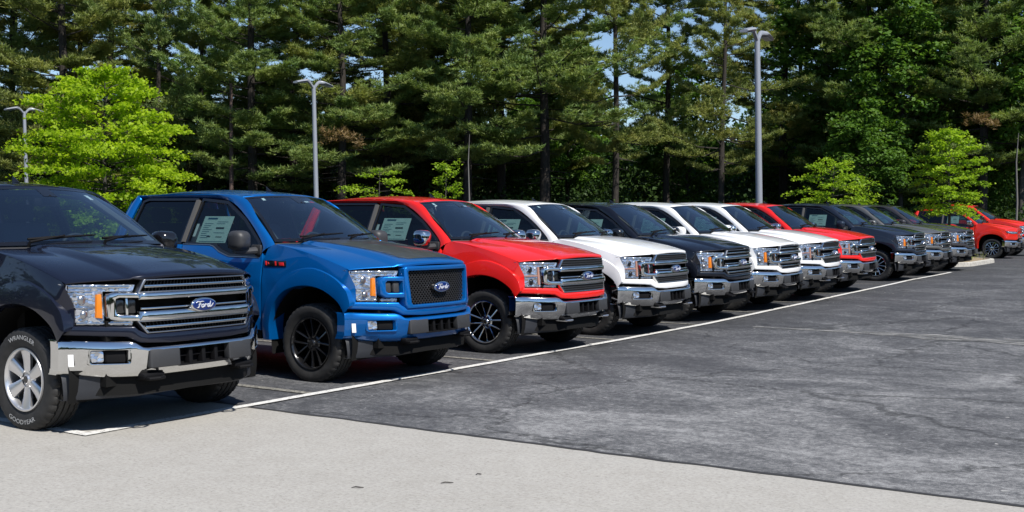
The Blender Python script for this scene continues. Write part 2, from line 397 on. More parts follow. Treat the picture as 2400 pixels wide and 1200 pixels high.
# ------------------------------------------------------------------ foliage helpers
def leaf_mat(name, cols, trans=.35, rough=.55, scale=.9):
    m = mat(name, cols[0], rough); n, l, b = nodes(m)
    t = noise_node(m, scale, 3, .6, coords(m)); k = len(cols)
    r = ramp(m, t.outputs[0], [(.34 + .32 * i / max(k - 1, 1), c) for i, c in enumerate(cols)])
    l.new(r.outputs[0], b.inputs['Base Color']); b.inputs['Specular IOR Level'].default_value = .25
    tr = n.new('ShaderNodeBsdfTranslucent'); mx = n.new('ShaderNodeMixShader'); mx.inputs[0].default_value = trans
    br = mixc(m, 1.0, r.outputs[0], (1.25, 1.3, .7), 'MULTIPLY'); l.new(br, tr.inputs[0])
    l.new(b.outputs[0], mx.inputs[1]); l.new(tr.outputs[0], mx.inputs[2]); l.new(mx.outputs[0], n['Material Output'].inputs[0])
    return m
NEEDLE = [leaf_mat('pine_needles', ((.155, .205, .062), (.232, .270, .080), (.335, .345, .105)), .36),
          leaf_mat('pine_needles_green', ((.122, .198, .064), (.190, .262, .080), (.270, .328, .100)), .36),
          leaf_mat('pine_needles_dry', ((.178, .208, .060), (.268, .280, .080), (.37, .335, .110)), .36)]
BROAD = leaf_mat('broad_leaves', ((.065, .140, .020), (.100, .200, .030), (.160, .265, .045)), .42)
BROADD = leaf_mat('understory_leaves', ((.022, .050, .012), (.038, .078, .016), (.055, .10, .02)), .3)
MAPLE = leaf_mat('bright_new_leaves', ((.24, .37, .018), (.33, .47, .022), (.44, .56, .030)), .55, .5, 1.2)
YOUNG = leaf_mat('young_leaves', ((.18, .30, .020), (.26, .40, .026), (.36, .49, .036)), .48, .5, 1.4)
DEADN = leaf_mat('dead_needles', ((.17, .115, .055), (.27, .185, .085)), .3)
BARK = mat('pine_bark', (.05, .04, .032), .9)
n_, l_, b_ = nodes(BARK); t1 = noise_node(BARK, 7, 6, .7, coords(BARK, 'Object', (2, 2, .4))); r1 = ramp(BARK, t1.outputs[0], [(.35, (.012, .010, .008)), (.65, (.045, .036, .029))]); l_.new(r1.outputs[0], b_.inputs['Base Color']); bump(BARK, t1.outputs[0], .8, .05)
GREYBARK = mat('grey_bark', (.055, .050, .043), .9)
PALEBARK = mat('pale_bark', (.16, .15, .14), .9)
RNG = np.random.default_rng(11)

def np_mesh(name, V, F, mats_n=1, mi=None, smooth_=False):
    """V (n,3), F (m,k) uniform polygons"""
    me = bpy.data.meshes.new(name); V = np.ascontiguousarray(V, np.float32); F = np.ascontiguousarray(F, np.int32)
    m, k = F.shape
    me.vertices.add(len(V)); me.vertices.foreach_set('co', V.ravel())
    me.loops.add(m * k); me.loops.foreach_set('vertex_index', F.ravel())
    me.polygons.add(m); me.polygons.foreach_set('loop_start', np.arange(0, m * k, k, dtype=np.int32))
    for _ in range(mats_n): me.materials.append(None)
    if mi is not None: me.polygons.foreach_set('material_index', np.ascontiguousarray(mi, np.int32))
    me.update(calc_edges=True); return me
def unit(a): return a / np.maximum(np.linalg.norm(a, axis=-1, keepdims=True), 1e-9)
def blades(P, D, L, W):
    """triangular blades from P along D (length L, width W)"""
    n = len(P); side = unit(np.cross(D, RNG.normal(size=(n, 3)) * .7 + [0, 0, 1.0])) * (W * .5)[:, None]
    V = np.stack([P - side, P + side, P + D * L[:, None]], 1).reshape(-1, 3)
    return V, np.arange(n * 3).reshape(-1, 3)
def leaves(P, N, S):
    """folded rhombic leaves at P with normal about N, size S: 2 triangles each"""
    n = len(P); a = unit(np.cross(N, RNG.normal(size=(n, 3)))); b = np.cross(N, a)
    a = a * S[:, None] * .5; b = b * S[:, None] * .36; up = N * S[:, None] * .10
    V = np.stack([P - a, P - b + up, P + a, P + b + up], 1).reshape(-1, 3); i = np.arange(n)[:, None] * 4
    return V, np.concatenate([i + np.array([[0, 1, 2]]), i + np.array([[0, 2, 3]])], 0)

def pine_mesh(seed, H=24, z0=5.0, spread=1.0, dens=1.0, gap=.15):
    global RNG; RNG = np.random.default_rng(seed); rs = random.Random(seed)
    wood = MB(); wob = lambda z: Vector((.25 * math.sin(z * .35 + seed), .25 * math.cos(z * .29 + seed * 2), 0)) * (z / H)
    zs = [H * k / 12 for k in range(13)]
    wood.tube([wob(z) + Vector((0, 0, z)) for z in zs], [.30 * (1 - .86 * z / H) + (.10 if k == 0 else 0) for k, z in enumerate(zs)], 9)
    bP, bD, bL, bW, dead = [], [], [], [], []
    z = z0
    # stubs of dead branches low on the stem
    for k in range(12):
        zz = rs.uniform(1.5, z0 + 2); a = rs.uniform(0, 6.28); L = rs.uniform(.5, 2.0)
        wood.tube([wob(zz) + Vector((0, 0, zz)), wob(zz) + Vector((math.cos(a) * L, math.sin(a) * L, zz - .1 * L))], [.03, .008], 4, cap=False)
    while z < H - .4:
        t = (z - z0) / (H - z0); n = rs.randint(4, 6); a0 = rs.uniform(0, 6.28)
        Lm = spread * (4.3 * (1 - t) ** .8 * (.55 + .45 * min(1, t * 5 + .25)) + .7)
        for k in range(n):
            if rs.random() < gap: continue
            a = a0 + k * 6.283 / n + rs.uniform(-.35, .35); L = Lm * rs.choice((.55, .8, .95, 1.05, 1.3)) * rs.uniform(.9, 1.1)
            zb = z + rs.uniform(-.45, .45); rise = rs.uniform(-.18, .30) + .35 * t
            dirv = np.array([math.cos(a), math.sin(a), 0.]); o = np.array(wob(zb)) + [0, 0, zb]
            pt = lambda s: o + dirv * (L * s) + np.array([0, 0, L * (rise * s - .22 * s * (1 - s) * 1.2 + .10 * s * s)])
            wood.tube([pt(0), pt(.35), pt(.7), pt(1)], [.055 * (1 - .6 * t), .04 * (1 - .6 * t), .022, .008], 5, cap=False)
            # branchlets: a flat fan on both sides, each ending in brushes of needles that stand up into the light
            nb = int(9 + 5.5 * L); s = np.sort(RNG.uniform(.25, 1.0, nb)); sg = RNG.choice([-1, 1], nb)
            side = np.array([-dirv[1], dirv[0], 0])
            bl = L * .38 * (1.15 - s) * RNG.uniform(.6, 1.2, nb) + .25
            base = np.stack([pt(x) for x in s])
            bdir = unit(dirv * .75 + side * sg[:, None] * RNG.uniform(.4, 1.1, nb)[:, None] + np.array([0, 0, .22]))
            for f in (.3, .65, 1.0):
                c = base + bdir * (bl * f)[:, None] + RNG.normal(0, .06, (nb, 3)) * [1, 1, .6]
                m = int(17 * dens)
                D = RNG.normal(0, 1, (nb * m, 3)); D[:, 2] = np.abs(D[:, 2]) * .9 - .15; D = unit(unit(D) + np.repeat(bdir, m, 0) * .35)
                P = np.repeat(c, m, 0) + D * .05 + RNG.normal(0, 1, (nb * m, 3)) * [.07, .07, .03]
                bP.append(P); bD.append(D); bL.append(RNG.uniform(.17, .31, nb * m)); bW.append(RNG.uniform(.045, .075, nb * m))
        z += rs.uniform(.70, 1.15) * (1.0 - .25 * t)
    P, D, L, W = map(np.concatenate, (bP, bD, bL, bW)); V, F = blades(P, D, L, W)
    return wood.mesh('trunk', 60), np_mesh('crown', V, F)

def broad_mesh(seed, H=18, z0=3.0, rad=4.0, n_clump=220, per=70, size=.24, squash=.55, trunk_r=.2, flat=.35, limbs=9, top_bias=0.0, cr=.75):
    """broad-leaved tree: limbs end in leaf clumps spread unevenly through the crown"""
    global RNG; RNG = np.random.default_rng(seed); rs = random.Random(seed)
    wood = MB(); zc = (z0 + H) / 2; hz = (H - z0) / 2
    wood.tube([(0, 0, 0), (.08, .03, H * .25), (-.05, .1, H * .55), (.05, 0, H * .9)], [trunk_r * 1.2, trunk_r, trunk_r * .6, trunk_r * .15], 9)
    C = []
    while len(C) < n_clump:
        p = RNG.uniform(-1, 1, 3); r = np.linalg.norm(p)
        if r > 1 or r < .35: continue
        q = .62 + .38 * mnoise(Vector(tuple(p * 1.9 + seed)))
        q = q + .18 * mnoise(Vector(tuple(p * 4.5 + seed)))
        if r > q + .18: continue
        wz = 1.0 - .35 * max(p[2], 0) - .25 * max(-p[2] - .3, 0)
        C.append([p[0] * rad * wz, p[1] * rad * wz, zc + p[2] * hz])
    C = np.array(C)
    for k in range(0, len(C), max(1, len(C) // (limbs * 5))):
        c = Vector(C[k]); zt = max(z0 * .6, c.z - .55 * math.hypot(c.x, c.y)); 
        wood.tube([(0, 0, min(zt, H * .85)), Vector((c.x * .5, c.y * .5, (zt + c.z) * .5 + .1)), c], [trunk_r * .28, trunk_r * .16, .012], 5, cap=False)
    cs = RNG.uniform(.6, 1.3, len(C)) * cr * rad * .22
    rep = np.repeat(np.arange(len(C)), per); off = RNG.normal(0, 1, (len(rep), 3)); off = off / np.maximum(np.linalg.norm(off, axis=1, keepdims=True), .8)
    P = C[rep] + off * cs[rep][:, None] * [1, 1, squash]
    N = unit(RNG.normal(0, 1, (len(rep), 3)) * flat * 1.6 + [0, 0, 1] + off * .35)
    V, F = leaves(P, N, RNG.uniform(.7, 1.3, len(rep)) * size)
    return wood.mesh('trunk', 60), np_mesh('crown', V, F)

def spray_mesh(seed, H, z0, rad, nb=46, sub=9, size=.15, per=11, trunk_r=.06, lift=.55, flat=.35, fork=0):
    """young tree: limbs from the stem, flat sprays of leaves along their outer parts, spiky outline"""
    global RNG; RNG = np.random.default_rng(seed); rs = random.Random(seed); wood = MB()
    wood.tube([(0, 0, 0), (.04 * H * .1, .02, H * .3), (-.03, .03, H * .6), (0, 0, H * .92)], [trunk_r * 1.2, trunk_r, trunk_r * .65, trunk_r * .15], 8)
    C, N_, S_ = [], [], []
    for k in range(nb):
        t = (k + rs.random()) / nb; zb = z0 * .55 + (H * .88 - z0 * .55) * t ** 1.1; a = k * 2.39996 + rs.uniform(-.4, .4)
        reach = rad * float(np.interp(t, (0, .25, .5, .75, .9, 1), (.80, 1.0, .98, .78, .55, .30))) * rs.uniform(.66, 1.10)
        el = lift * (.25 + 1.15 * t) * rs.uniform(.6, 1.3); d = Vector((math.cos(a), math.sin(a), 0))
        pt = lambda q: Vector((0, 0, zb)) + d * (reach * q) + Vector((0, 0, reach * (el * q - .30 * q * q)))
        wood.tube([pt(0), pt(.4), pt(.75), pt(1)], [trunk_r * .4 * (1.1 - t), trunk_r * .25, trunk_r * .14, .005], 5, cap=False)
        sd_ = Vector((-d.y, d.x, 0))
        for q in range(sub):
            u_ = .28 + .72 * (q + rs.random()) / sub; b_ = pt(u_); sg = rs.choice((-1, 1)); L = reach * .34 * (1.2 - u_) * rs.uniform(.6, 1.2) + .12
            dd = (d * .7 + sd_ * sg * rs.uniform(.3, 1.0) + Vector((0, 0, rs.uniform(-.05, .35)))).normalized()
            m = max(3, int(per * (L / .5) ** .6)); f = RNG.uniform(.15, 1.05, m)
            P = np.array(b_) + np.array(dd) * (L * f)[:, None] + RNG.normal(0, 1, (m, 3)) * size * np.array([.75, .75, .38]); C.append(P)
    P = np.concatenate(C); n = len(P)
    V, F = leaves(P, unit(RNG.normal(0, 1, (n, 3)) * flat * 1.5 + [0, 0, 1]), RNG.uniform(.65, 1.3, n) * size)
    return wood.mesh('trunk', 60), np_mesh('crown', V, F)

def put_tree(name, meshes, loc, rz, sc, label, cat, mats_, group=None):
    r = empty(name, loc, rz); r.scale = (sc[0], sc[0], sc[1]); tag(r, label, cat, group)
    part('trunk', r, None, meshes[0], mats_[0]); part('crown', r, None, meshes[1], mats_[1])
    return r

# ------------------------------------------------------------------ pickup truck (x forward from the front axle, y left, z up)
def xf(y, z):
    y = abs(y)
    x = .90 - .03 * (y / .5) ** 2 if y < .5 else .87 - .36 * ((y - .5) / .44) ** 1.3
    return x + .08 * (.97 - z)
def front(off=0.0): return lambda a, b, w: (xf(a, b) + off + w, a, b)
YZ = [.30, .42, .50, .66, .80, .95, 1.0, 1.04, 1.15, 1.25, 1.30, 1.36, 1.40]
YV = [.955, .962, .975, .988, .99, .985, .988, .984, .970, .952, .940, .918, .900]
def Yb(z):
    if z <= 1.40: return float(np.interp(z, YZ, YV))
    return .900 - (z - 1.40) * .46 - (z - 1.4) ** 2 * .11
def sidew(sg, off=0.0): return lambda a, b, w: (a, sg * (Yb(b) + off + w), b)
CX = [(0, a) for a in (-.9, -.82, -.74, -.66, -.58, -.5, -.25, 0, .25, .5, .58, .66, .74, .82, .9)]
CZ = [(1, b) for b in (.5, .6, .7, .8, .9, .97, 1.0, 1.03, 1.1, 1.17, 1.24, 1.30, 1.35)]
WHEELX = (0.0, -3.683)

def mirror(poly): return [(-a, b) for a, b in poly]
def rrect(a0, b0, a1, b1, r, n=4):
    out = []
    for cx, cy, s in ((a1 - r, b1 - r, 0), (a0 + r, b1 - r, 90), (a0 + r, b0 + r, 180), (a1 - r, b0 + r, 270)):
        for k in range(n): t = R(s + 90 * k / (n - 1)); out.append((cx + r * math.cos(t), cy + r * math.sin(t)))
    return out

# --- front fender with its flared arch
ARCH = [(-.545, .40), (-.53, .60), (-.46, .78), (-.31, .915), (-.06, .972), (.19, .94), (.385, .835), (.462, .745), (.475, .70)]
FLARE = [(-.655, .40), (-.645, .62), (-.55, .88), (-.315, 1.09), (0, 1.165), (.29, 1.10), (.48, .98), (.545, .86), (.555, .80)]
def fender_mb(sg):
    def f():
        n = 61
        a = resample(crom([(x, 0, z) for x, z in ARCH], 6), n); b = resample(crom([(x, 0, z) for x, z in FLARE], 6), n)
        O = []
        for x, z in ((-.672, .40), (-.672, .7), (-.668, 1.0), (-.662, 1.25), (-.635, 1.36), (-.56, 1.392)): O.append(Vector((x, Yb(z), z)))
        for k in range(1, 9):
            t = k / 8; O.append(Vector(hood_pt(-1, t * .985, -.004)) * 1); O[-1].y = abs(O[-1].y) + .003
        for y, z in ((.950, 1.150), (.927, 1.063), (.905, 1.0), (.903, .90), (.905, .835), (.93, .80)): O.append(Vector((xf(y, z) + .004, y, z)))
        O = resample(O, n)
        rows = []
        A = lambda P, off: [Vector((p.x, Yb(p.z) + off, p.z)) for p in P]
        rows.append([Vector((p.x * .97, Yb(p.z) - .16, p.z + .0)) for p in a])
        rows.append(A(a, .006)); rows.append([p.lerp(q, .07) for p, q in zip(A(a, .028), A(b, .028))])
        rows.append([p.lerp(q, .35) for p, q in zip(A(a, .030), A(b, .028))]); rows.append([p.lerp(q, .75) for p, q in zip(A(a, .022), A(b, .022))])
        rows.append([p.lerp(q, .96) for p, q in zip(A(a, .016), A(b, .016))]); rows.append(A(b, .001))
        B = A(b, 0.0)
        # the nose pulls in towards the lamp: blend the flare's front end with the corner
        for i, p in enumerate(B):
            k = smooth(.25, .56, p.x); B[i].y = p.y * (1 - k) + min(p.y, O[i].y + .02) * k
            for r_ in rows[1:]: r_[i].y -= k * .012
        rows[-1] = B
        for t in (.12, .3, .5, .7, .88, 1.0):
            row = []
            for p, q in zip(B, O):
                m = p.lerp(q, t); y = min(Yb(m.z), 2); k = 1 - smooth(.15, .5, m.x)
                m.y = m.y * (1 - k * (1 - t)) + y * k * (1 - t) if t < 1 else m.y
                row.append(m)
            rows.append(row)
        mb = MB(); mb.grid([[(p.x, sg * p.y, p.z) for p in r_] for r_ in rows]); return mb
    return f

# --- hood
def hood_pt(s, t, dz=0.0):
    """s across -1..1, t from the cowl 0 to the nose 1"""
    ye = .905 + .09 * t - .055 * t * t; y = s * ye; sa = abs(s)
    xc = -.40 - .14 * sa ** 2; xn = xf(y, 1.2) - .012
    x = xc + (xn - xc) * t
    bulge = .03 * 4 * t * (1 - t)
    zs = 1.392 - .227 * t + bulge; zc = 1.420 - .187 * t + bulge
    z = zs + (zc - zs) * (1 - sa ** 2.2)
    dome = .016 * (1 - smooth(.50, .585, abs(y))) * (1 - .6 * smooth(.75, 1, t)) - .010 * smooth(.585, .60, abs(y)) * (1 - smooth(.6, .9, abs(y)))
    return (x, y, z + dome + dz)
SS = [-1, -.985, -.95, -.88, -.80, -.72, -.665, -.64, -.615, -.59, -.565, -.54, -.5, -.4, -.25, -.12]
SS = SS + [0] + [-s for s in reversed(SS)]
def hood_mb():
    rows = [[Vector(hood_pt(s, t)) for s in SS] for t in [k / 22 for k in range(22)] + [.985]]
    last = [Vector(hood_pt(s, 1.0)) for s in SS]
    nose = []
    for dx, dz in ((.000, -.003), (.012, -.012), (.016, -.026), (.012, -.040), (-.02, -.046)):
        r = []
        for p in last:
            k = .40 + .60 * (1 - smooth(.50, .62, abs(p.y))); r.append(p + Vector((dx, 0, dz * k)))
        nose.append(r)
    rows += nose
    # side drop of the shut line
    mb = MB(); full = []
    for r in rows:
        a, b = r[0], r[-1]
        full.append([a + Vector((0, .004, -.035)), a + Vector((0, .001, -.004))] + r[1:-1] + [b + Vector((0, -.001, -.004)), b + Vector((0, -.004, -.035))])
    mb.grid(full); return mb
def decal_mb():
    mb = MB(); rows = []
    for k in range(15):
        t = .03 + .90 * k / 14; hw = .52 - .10 * smooth(.1, 1, t) - (.06 * smooth(.86, .93, t))
        rows.append([hood_pt(hw * q / 8, t, .0025) for q in range(-8, 9)])
    mb.grid(rows); return mb
def decal_edge_mb():
    mb = MB()
    for s in (-1, 1):
        rows = []
        for k in range(15):
            t = .03 + .88 * k / 14; hw = .55 - .10 * smooth(.1, 1, t) - (.06 * smooth(.86, .93, t))
            rows.append([hood_pt(s * (hw + .012 * q), t, .0025) for q in (0, 1)])
        mb.grid(rows)
    return mb

# --- cab
WF = [(-1.93, 1.380), (-1.93, 1.884), (-1.50, 1.846), (-1.13, 1.655), (-.79, 1.415), (-.745, 1.262), (-1.03, 1.258), (-1.20, 1.262), (-1.35, 1.31), (-1.46, 1.365)]
WR = [(-2.97, 1.388), (-2.94, 1.860), (-2.85, 1.888), (-2.015, 1.886), (-2.015, 1.380), (-2.3, 1.381), (-2.6, 1.383)]
def wsb(s):   # windscreen base
    return Vector((-.60 + .20 * (1 - abs(s) ** 2.0), .862 * s, 1.415 + .012 * (1 - s * s)))
def wst(s):
    return Vector((-1.300 + .10 * (1 - abs(s) ** 2.2), .640 * s, 1.893 + .034 * (1 - s * s)))
def cabframe_mb():
    mb = MB()
    for sg in (-1, 1):
        inner = [(-.715, 1.30), (-.755, 1.41), (-1.10, 1.665), (-1.495, 1.862), (-1.95, 1.900), (-2.90, 1.902), (-2.985, 1.87), (-3.02, 1.62), (-3.035, 1.375)]
        outer = [Vector((-.600, .905, 1.372)), Vector((-.604, .872, 1.415)), Vector((-.95, .758, 1.660)), Vector((-1.305, .648, 1.900)), Vector((-1.95, .640, 1.936)), Vector((-2.92, .650, 1.928)), Vector((-3.08, .660, 1.895)), Vector((-3.150, .78, 1.65)), Vector((-3.165, .90, 1.375))]
        inn = crom([Vector((x, Yb(z), z)) for x, z in inner], 5); out = crom(outer, 5)
        rows = []
        for t, bl, ins in ((0, 0, -.03), (.0, 0, .0), (.22, .012, 0), (.5, .020, 0), (.78, .013, 0), (1, 0, 0), (1.0, 0, -.03)):
            row = []
            for p, q in zip(inn, out):
                m = p.lerp(q, t); d = Vector((.35, 1, .6)).normalized(); m = m + d * (bl + ins); row.append((m.x, sg * m.y, m.z))
            rows.append(row)
        mb.grid(rows)
    return mb
def roof_mb():
    mb = MB(); rows = []
    for k in range(19):
        t = k / 18; row = []
        for q in range(25):
            s = -1 + q / 12
            a = wst(s) + Vector((-.012, 0, .010)); e = Vector((-3.10, .655 * s, 1.900 + .03 * (1 - s * s)))
            p = a.lerp(e, t); p.y *= 1 + .012 * math.sin(t * 3.14)
            p.z += .044 * math.sin(t * math.pi) ** .7 + (.022 * (1 - s ** 4)) * math.sin(t * math.pi)
            # two shallow pressed channels
            p.z -= .008 * math.exp(-((abs(s) - .55) / .05) ** 2) * smooth(.08, .15, t) * (1 - smooth(.85, .95, t))
            row.append(p)
        rows.append(row)
    lip = [p + Vector((.012, 0, -.02)) for p in rows[0]]
    back = [[Vector((-3.155, .66 * (-1 + q / 12), 1.86)) for q in range(25)]]
    mb.grid([lip] + rows + back); return mb
def backwall_mb():
    mb = MB(); ss_ = (-1, -.82, 0, .82, 1); mb.grid([[(-3.155 - .02 * k, s * (.66 + .24 * k / 4), 1.86 - .48 * k / 4) for s in ss_] for k in (0, .5, 3.4, 4)], skip=lambda i, j: i == 1 and j in (1, 2))
    mb.box((-3.17, 0, .98), (.05, 1.84, .86)); return mb
def wind_mb():
    rows = []
    for k in range(13):
        t = k / 12; row = []
        for q in range(21):
            s = -1 + q / 10; p = wsb(s).lerp(wst(s), t); p = p + Vector((.5, 0, .8)) * (.030 * math.sin(t * math.pi)); row.append(p)
        rows.append(row)
    mb = MB(); mb.grid(rows); return mb
def frit_mb():
    mb = MB(); N = 41
    def pt(s, t): p = wsb(s).lerp(wst(s), t); return p + Vector((.5, 0, .8)) * (.030 * math.sin(t * math.pi) + .002)
    for s0, s1, t0, t1 in ((-1, -.955, 0, 1), (.955, 1, 0, 1), (-1, 1, 0, .055), (-1, 1, .955, 1)):
        mb.grid([[pt(s0 + (s1 - s0) * i / 20, t0 + (t1 - t0) * j / 12) for i in range(21)] for j in range(13)])
    mb.grid([[pt(-.10 + .2 * i / 6, .80 + .2 * j / 4) for i in range(7)] for j in range(5)])
    return mb
def cowl_mb():
    mb = MB(); rows = []
    for k in range(4):
        t = k / 3; row = []
        for q in range(21):
            s = -1 + q / 10; h = Vector(hood_pt(s * .985, 0.0, -.012)); b_ = wsb(s * .99) + Vector((-.02, 0, -.006)); row.append(h.lerp(b_, t) + Vector((0, 0, -.012 * math.sin(t * math.pi))))
        rows.append(row)
    mb.grid(rows); return mb
def wiper_mb(y0, y1):
    def f():
        mb = MB(); P = []
        for k in range(9):
            t = k / 8; y = y0 + (y1 - y0) * t; s = y / .862; tt = .035 + .055 * t
            p = wsb(s).lerp(wst(s), tt) + Vector((.035, 0, .035)); P.append(p)
        mb.tube(P, [.012, .013, .016, .014, .012, .011, .010, .009, .006], 6)
        p = wsb(y0 / .862); mb.tube([p + Vector((.03, 0, -.005)), p + Vector((.05, 0, .03)), P[4] + Vector((.006, 0, .012))], [.016, .014, .008], 6)
        return mb
    return f
def door_mb(sg, rear=False):
    def f():
        if rear: poly = [(-3.02, .49), (-3.035, 1.375), (-2.6, 1.372), (-1.985, 1.370), (-1.985, .49)]
        else: poly = [(-1.965, .49), (-1.965, 1.370), (-1.53, 1.366), (-1.47, 1.352), (-1.36, 1.296), (-1.20, 1.250), (-1.03, 1.246), (-.74, 1.247), (-.705, 1.30), (-.690, 1.25), (-.684, .49)]
        mb = MB(); mb.solid(poly, .05, sidew(sg, .002), .008, CZ + [(0, x) for x in (-2.8, -2.5, -2.2, -1.7, -1.4, -1.1, -.9)]); return mb
    return f
def winframe_mb(sg, poly, d=.022):
    def f():
        cx = sum(p[0] for p in poly) / len(poly); cz = sum(p[1] for p in poly) / len(poly)
        P = [Vector((x, z, 0)) for x, z in poly]; n = len(P); ins = []
        for i in range(n):
            a, b, c = P[i - 1], P[i], P[(i + 1) % n]; n1 = Vector((-(b - a).y, (b - a).x, 0)).normalized(); n2 = Vector((-(c - b).y, (c - b).x, 0)).normalized()
            if n1.dot(Vector((cx, cz, 0)) - b) < 0: n1 = -n1
            if n2.dot(Vector((cx, cz, 0)) - b) < 0: n2 = -n2
            m = (n1 + n2); m = m / max(m.length_squared / 2, .5) if m.length > .2 else n1; ins.append((b.x + m.x * d, b.y + m.y * d))
        out = []
        for i in range(n):
            b = P[i]; v = (Vector((cx, cz, 0)) - b).normalized(); out.append((b.x - v.x * .012, b.y - v.y * .012))
        mb = MB(); mb.solid(out, .03, sidew(sg, -.004), 0, [(1, z) for z in (1.3, 1.4, 1.5, 1.6, 1.7, 1.8)], hole=ins); return mb
    return f
def winglass_mb(sg, poly):
    return lambda: MB().solid(poly, 0, sidew(sg, -.022), 0, [(1, z) for z in (1.3, 1.4, 1.5, 1.6, 1.7, 1.8)])
def handle_mb(sg, x):
    def f():
        mb = MB(); z = 1.17; y = Yb(z)
        mb.tube([(x - .10, sg * (y + .0), z), (x - .085, sg * (y + .035), z), (x, sg * (y + .042), z + .004), (x + .085, sg * (y + .035), z), (x + .10, sg * y, z)], [.012, .016, .017, .016, .012], 8); return mb
    return f
def mirror_mb(sg):
    def f():
        mb = MB(); rows = []
        for k, (dx, sc) in enumerate(((-.085, .90), (-.06, .97), (0, 1.0), (.045, .93), (.075, .78), (.092, .55), (.098, .2))):
            rows.append([(-.85 + dx + .05 * (a - 1.11), sg * (1.115 + (a - 1.115) * sc), 1.43 + (b - 1.43) * sc) for a, b in rrect(1.01, 1.325, 1.22, 1.535, .06, 5)])
        mb.grid(rows, closed_v=True); b0 = len(mb.v) - 20; mb.f.append(tuple(range(b0, b0 + 20))); mb.m.append(0); return mb
    return f
def mirror_arm_mb(sg):
    def f():
        mb = MB(); mb.tube([(-.80, sg * .90, 1.325), (-.82, sg * 1.0, 1.318), (-.85, sg * 1.10, 1.312), (-.86, sg * 1.19, 1.318)], [.045, .038, .032, .026], 10)
        mb.box((-.80, sg * .928, 1.33), (.14, .03, .11), bevel=.012); return mb
    return f
def mirror_glass_mb(sg):
    return lambda: MB().solid(rrect(1.022, 1.337, 1.208, 1.523, .05, 5), 0, lambda a, b, w: (-.937, sg * a, b))

# --- nose
HL = [(.952, 1.148), (.927, 1.063), (.906, 1.0), (.903, .842), (.72, .838), (.585, .832), (.578, .868), (.742, .868), (.742, 1.092), (.572, 1.088), (.556, 1.142)]
def headlight_mb(sg):
    return lambda: MB().solid([(sg * a, b) for a, b in HL], .09, front(-.020), .006, [c for c in CX] + [(0, x) for x in (-.86, -.78, -.70, -.62, .62, .70, .78, .86)])
def lens_mb(sg):
    return lambda: MB().solid([(sg * a, b) for a, b in HL], 0, front(.004), 0, [c for c in CX] + [(0, x) for x in (-.86, -.78, -.70, -.62, .62, .70, .78, .86)])
def amber_mb(sg): return lambda: MB().solid([(sg * a, b) for a, b in ((.792, .895), (.758, .890), (.758, 1.072), (.784, 1.070))], .04, front(.000), .006, [(0, sg * .772)])
def hl_detail_mb(sg, lariat):
    def f():
        mb = MB()
        for z0, z1, y0, y1 in ((1.118, 1.136, .60, .925), (.846, .860, .60, .895)) + (() if lariat else ((1.092, 1.10, .80, .93), (.968, .976, .80, .90))):
            mb.solid([(sg * y0, z0), (sg * y1, z0), (sg * y1, z1), (sg * y0, z1)], .03, front(-.006), .004, CX)
        return mb
    return f
def hl_bowl_mb(sg, lariat):
    """dark projector or reflector wells"""
    def f():
        mb = MB()
        spots = ((.835, 1.055, .042), (.830, .905, .038)) if lariat else ((.855, 1.03, .040), (.848, .918, .036))
        for y, z, r in spots:
            rows = []
            for k in range(5):
                a = k / 4 * math.pi / 2; rows.append([(xf(y, z) - .016 + .020 * math.sin(a) , sg * (y + r * math.cos(a) * math.cos(t)), z + r * math.cos(a) * math.sin(t)) for t in [2 * math.pi * q / 14 for q in range(14)]])
            mb.grid(rows, closed_v=True)
        return mb
    return f
def hl_led_mb(sg):
    return lambda: MB().solid([(sg * a, b) for a, b in ((.90, .974), (.755, .974), (.755, .986), (.903, .986))], .02, front(-.006), 0, CX).solid([(sg * a, b) for a, b in ((.772, .872), (.757, .872), (.757, 1.088), (.772, 1.088))], .02, front(-.007), 0, CX)
FASC = [(-.952, .836), (-.90, .834), (-.585, .826), (-.562, .800), (-.505, .766), (.505, .766), (.562, .800), (.585, .826), (.90, .834), (.952, .836), (.972, .768), (.63, .748), (.555, .700), (.3, .684), (-.3, .684), (-.555, .700), (-.63, .748), (-.972, .768)]
def fascia_mb(): return MB().solid(FASC, .09, front(.012), .014, CX + [(0, x) for x in (-.94, -.86, -.78, -.7, .7, .78, .86, .94)])
def backplate_mb(): return MB().solid([(-.93, .30), (.93, .30), (.93, 1.155), (.55, 1.195), (-.55, 1.195), (-.93, 1.155)], .04, front(-.10), 0, CX)
UP = [(-.512, 1.182), (-.560, 1.080), (.560, 1.080), (.512, 1.182)]
LO = [(-.572, .868), (-.508, .770), (.508, .770), (.572, .868)]
def opening_ring(poly, d=.014):
    cx = 0; cz = sum(b for a, b in poly) / 4
    ins = [(a - math.copysign(d * 1.7, a), b + (d if b < cz else -d)) for a, b in poly]
    return lambda: MB().solid(poly, .05, front(.012), .004, CX, hole=ins)
def slimbar(z0, z1, y): return lambda: MB().solid([(-y, z0), (y, z0), (y, z1), (-y, z1)], .03, front(.010), .006, CX)
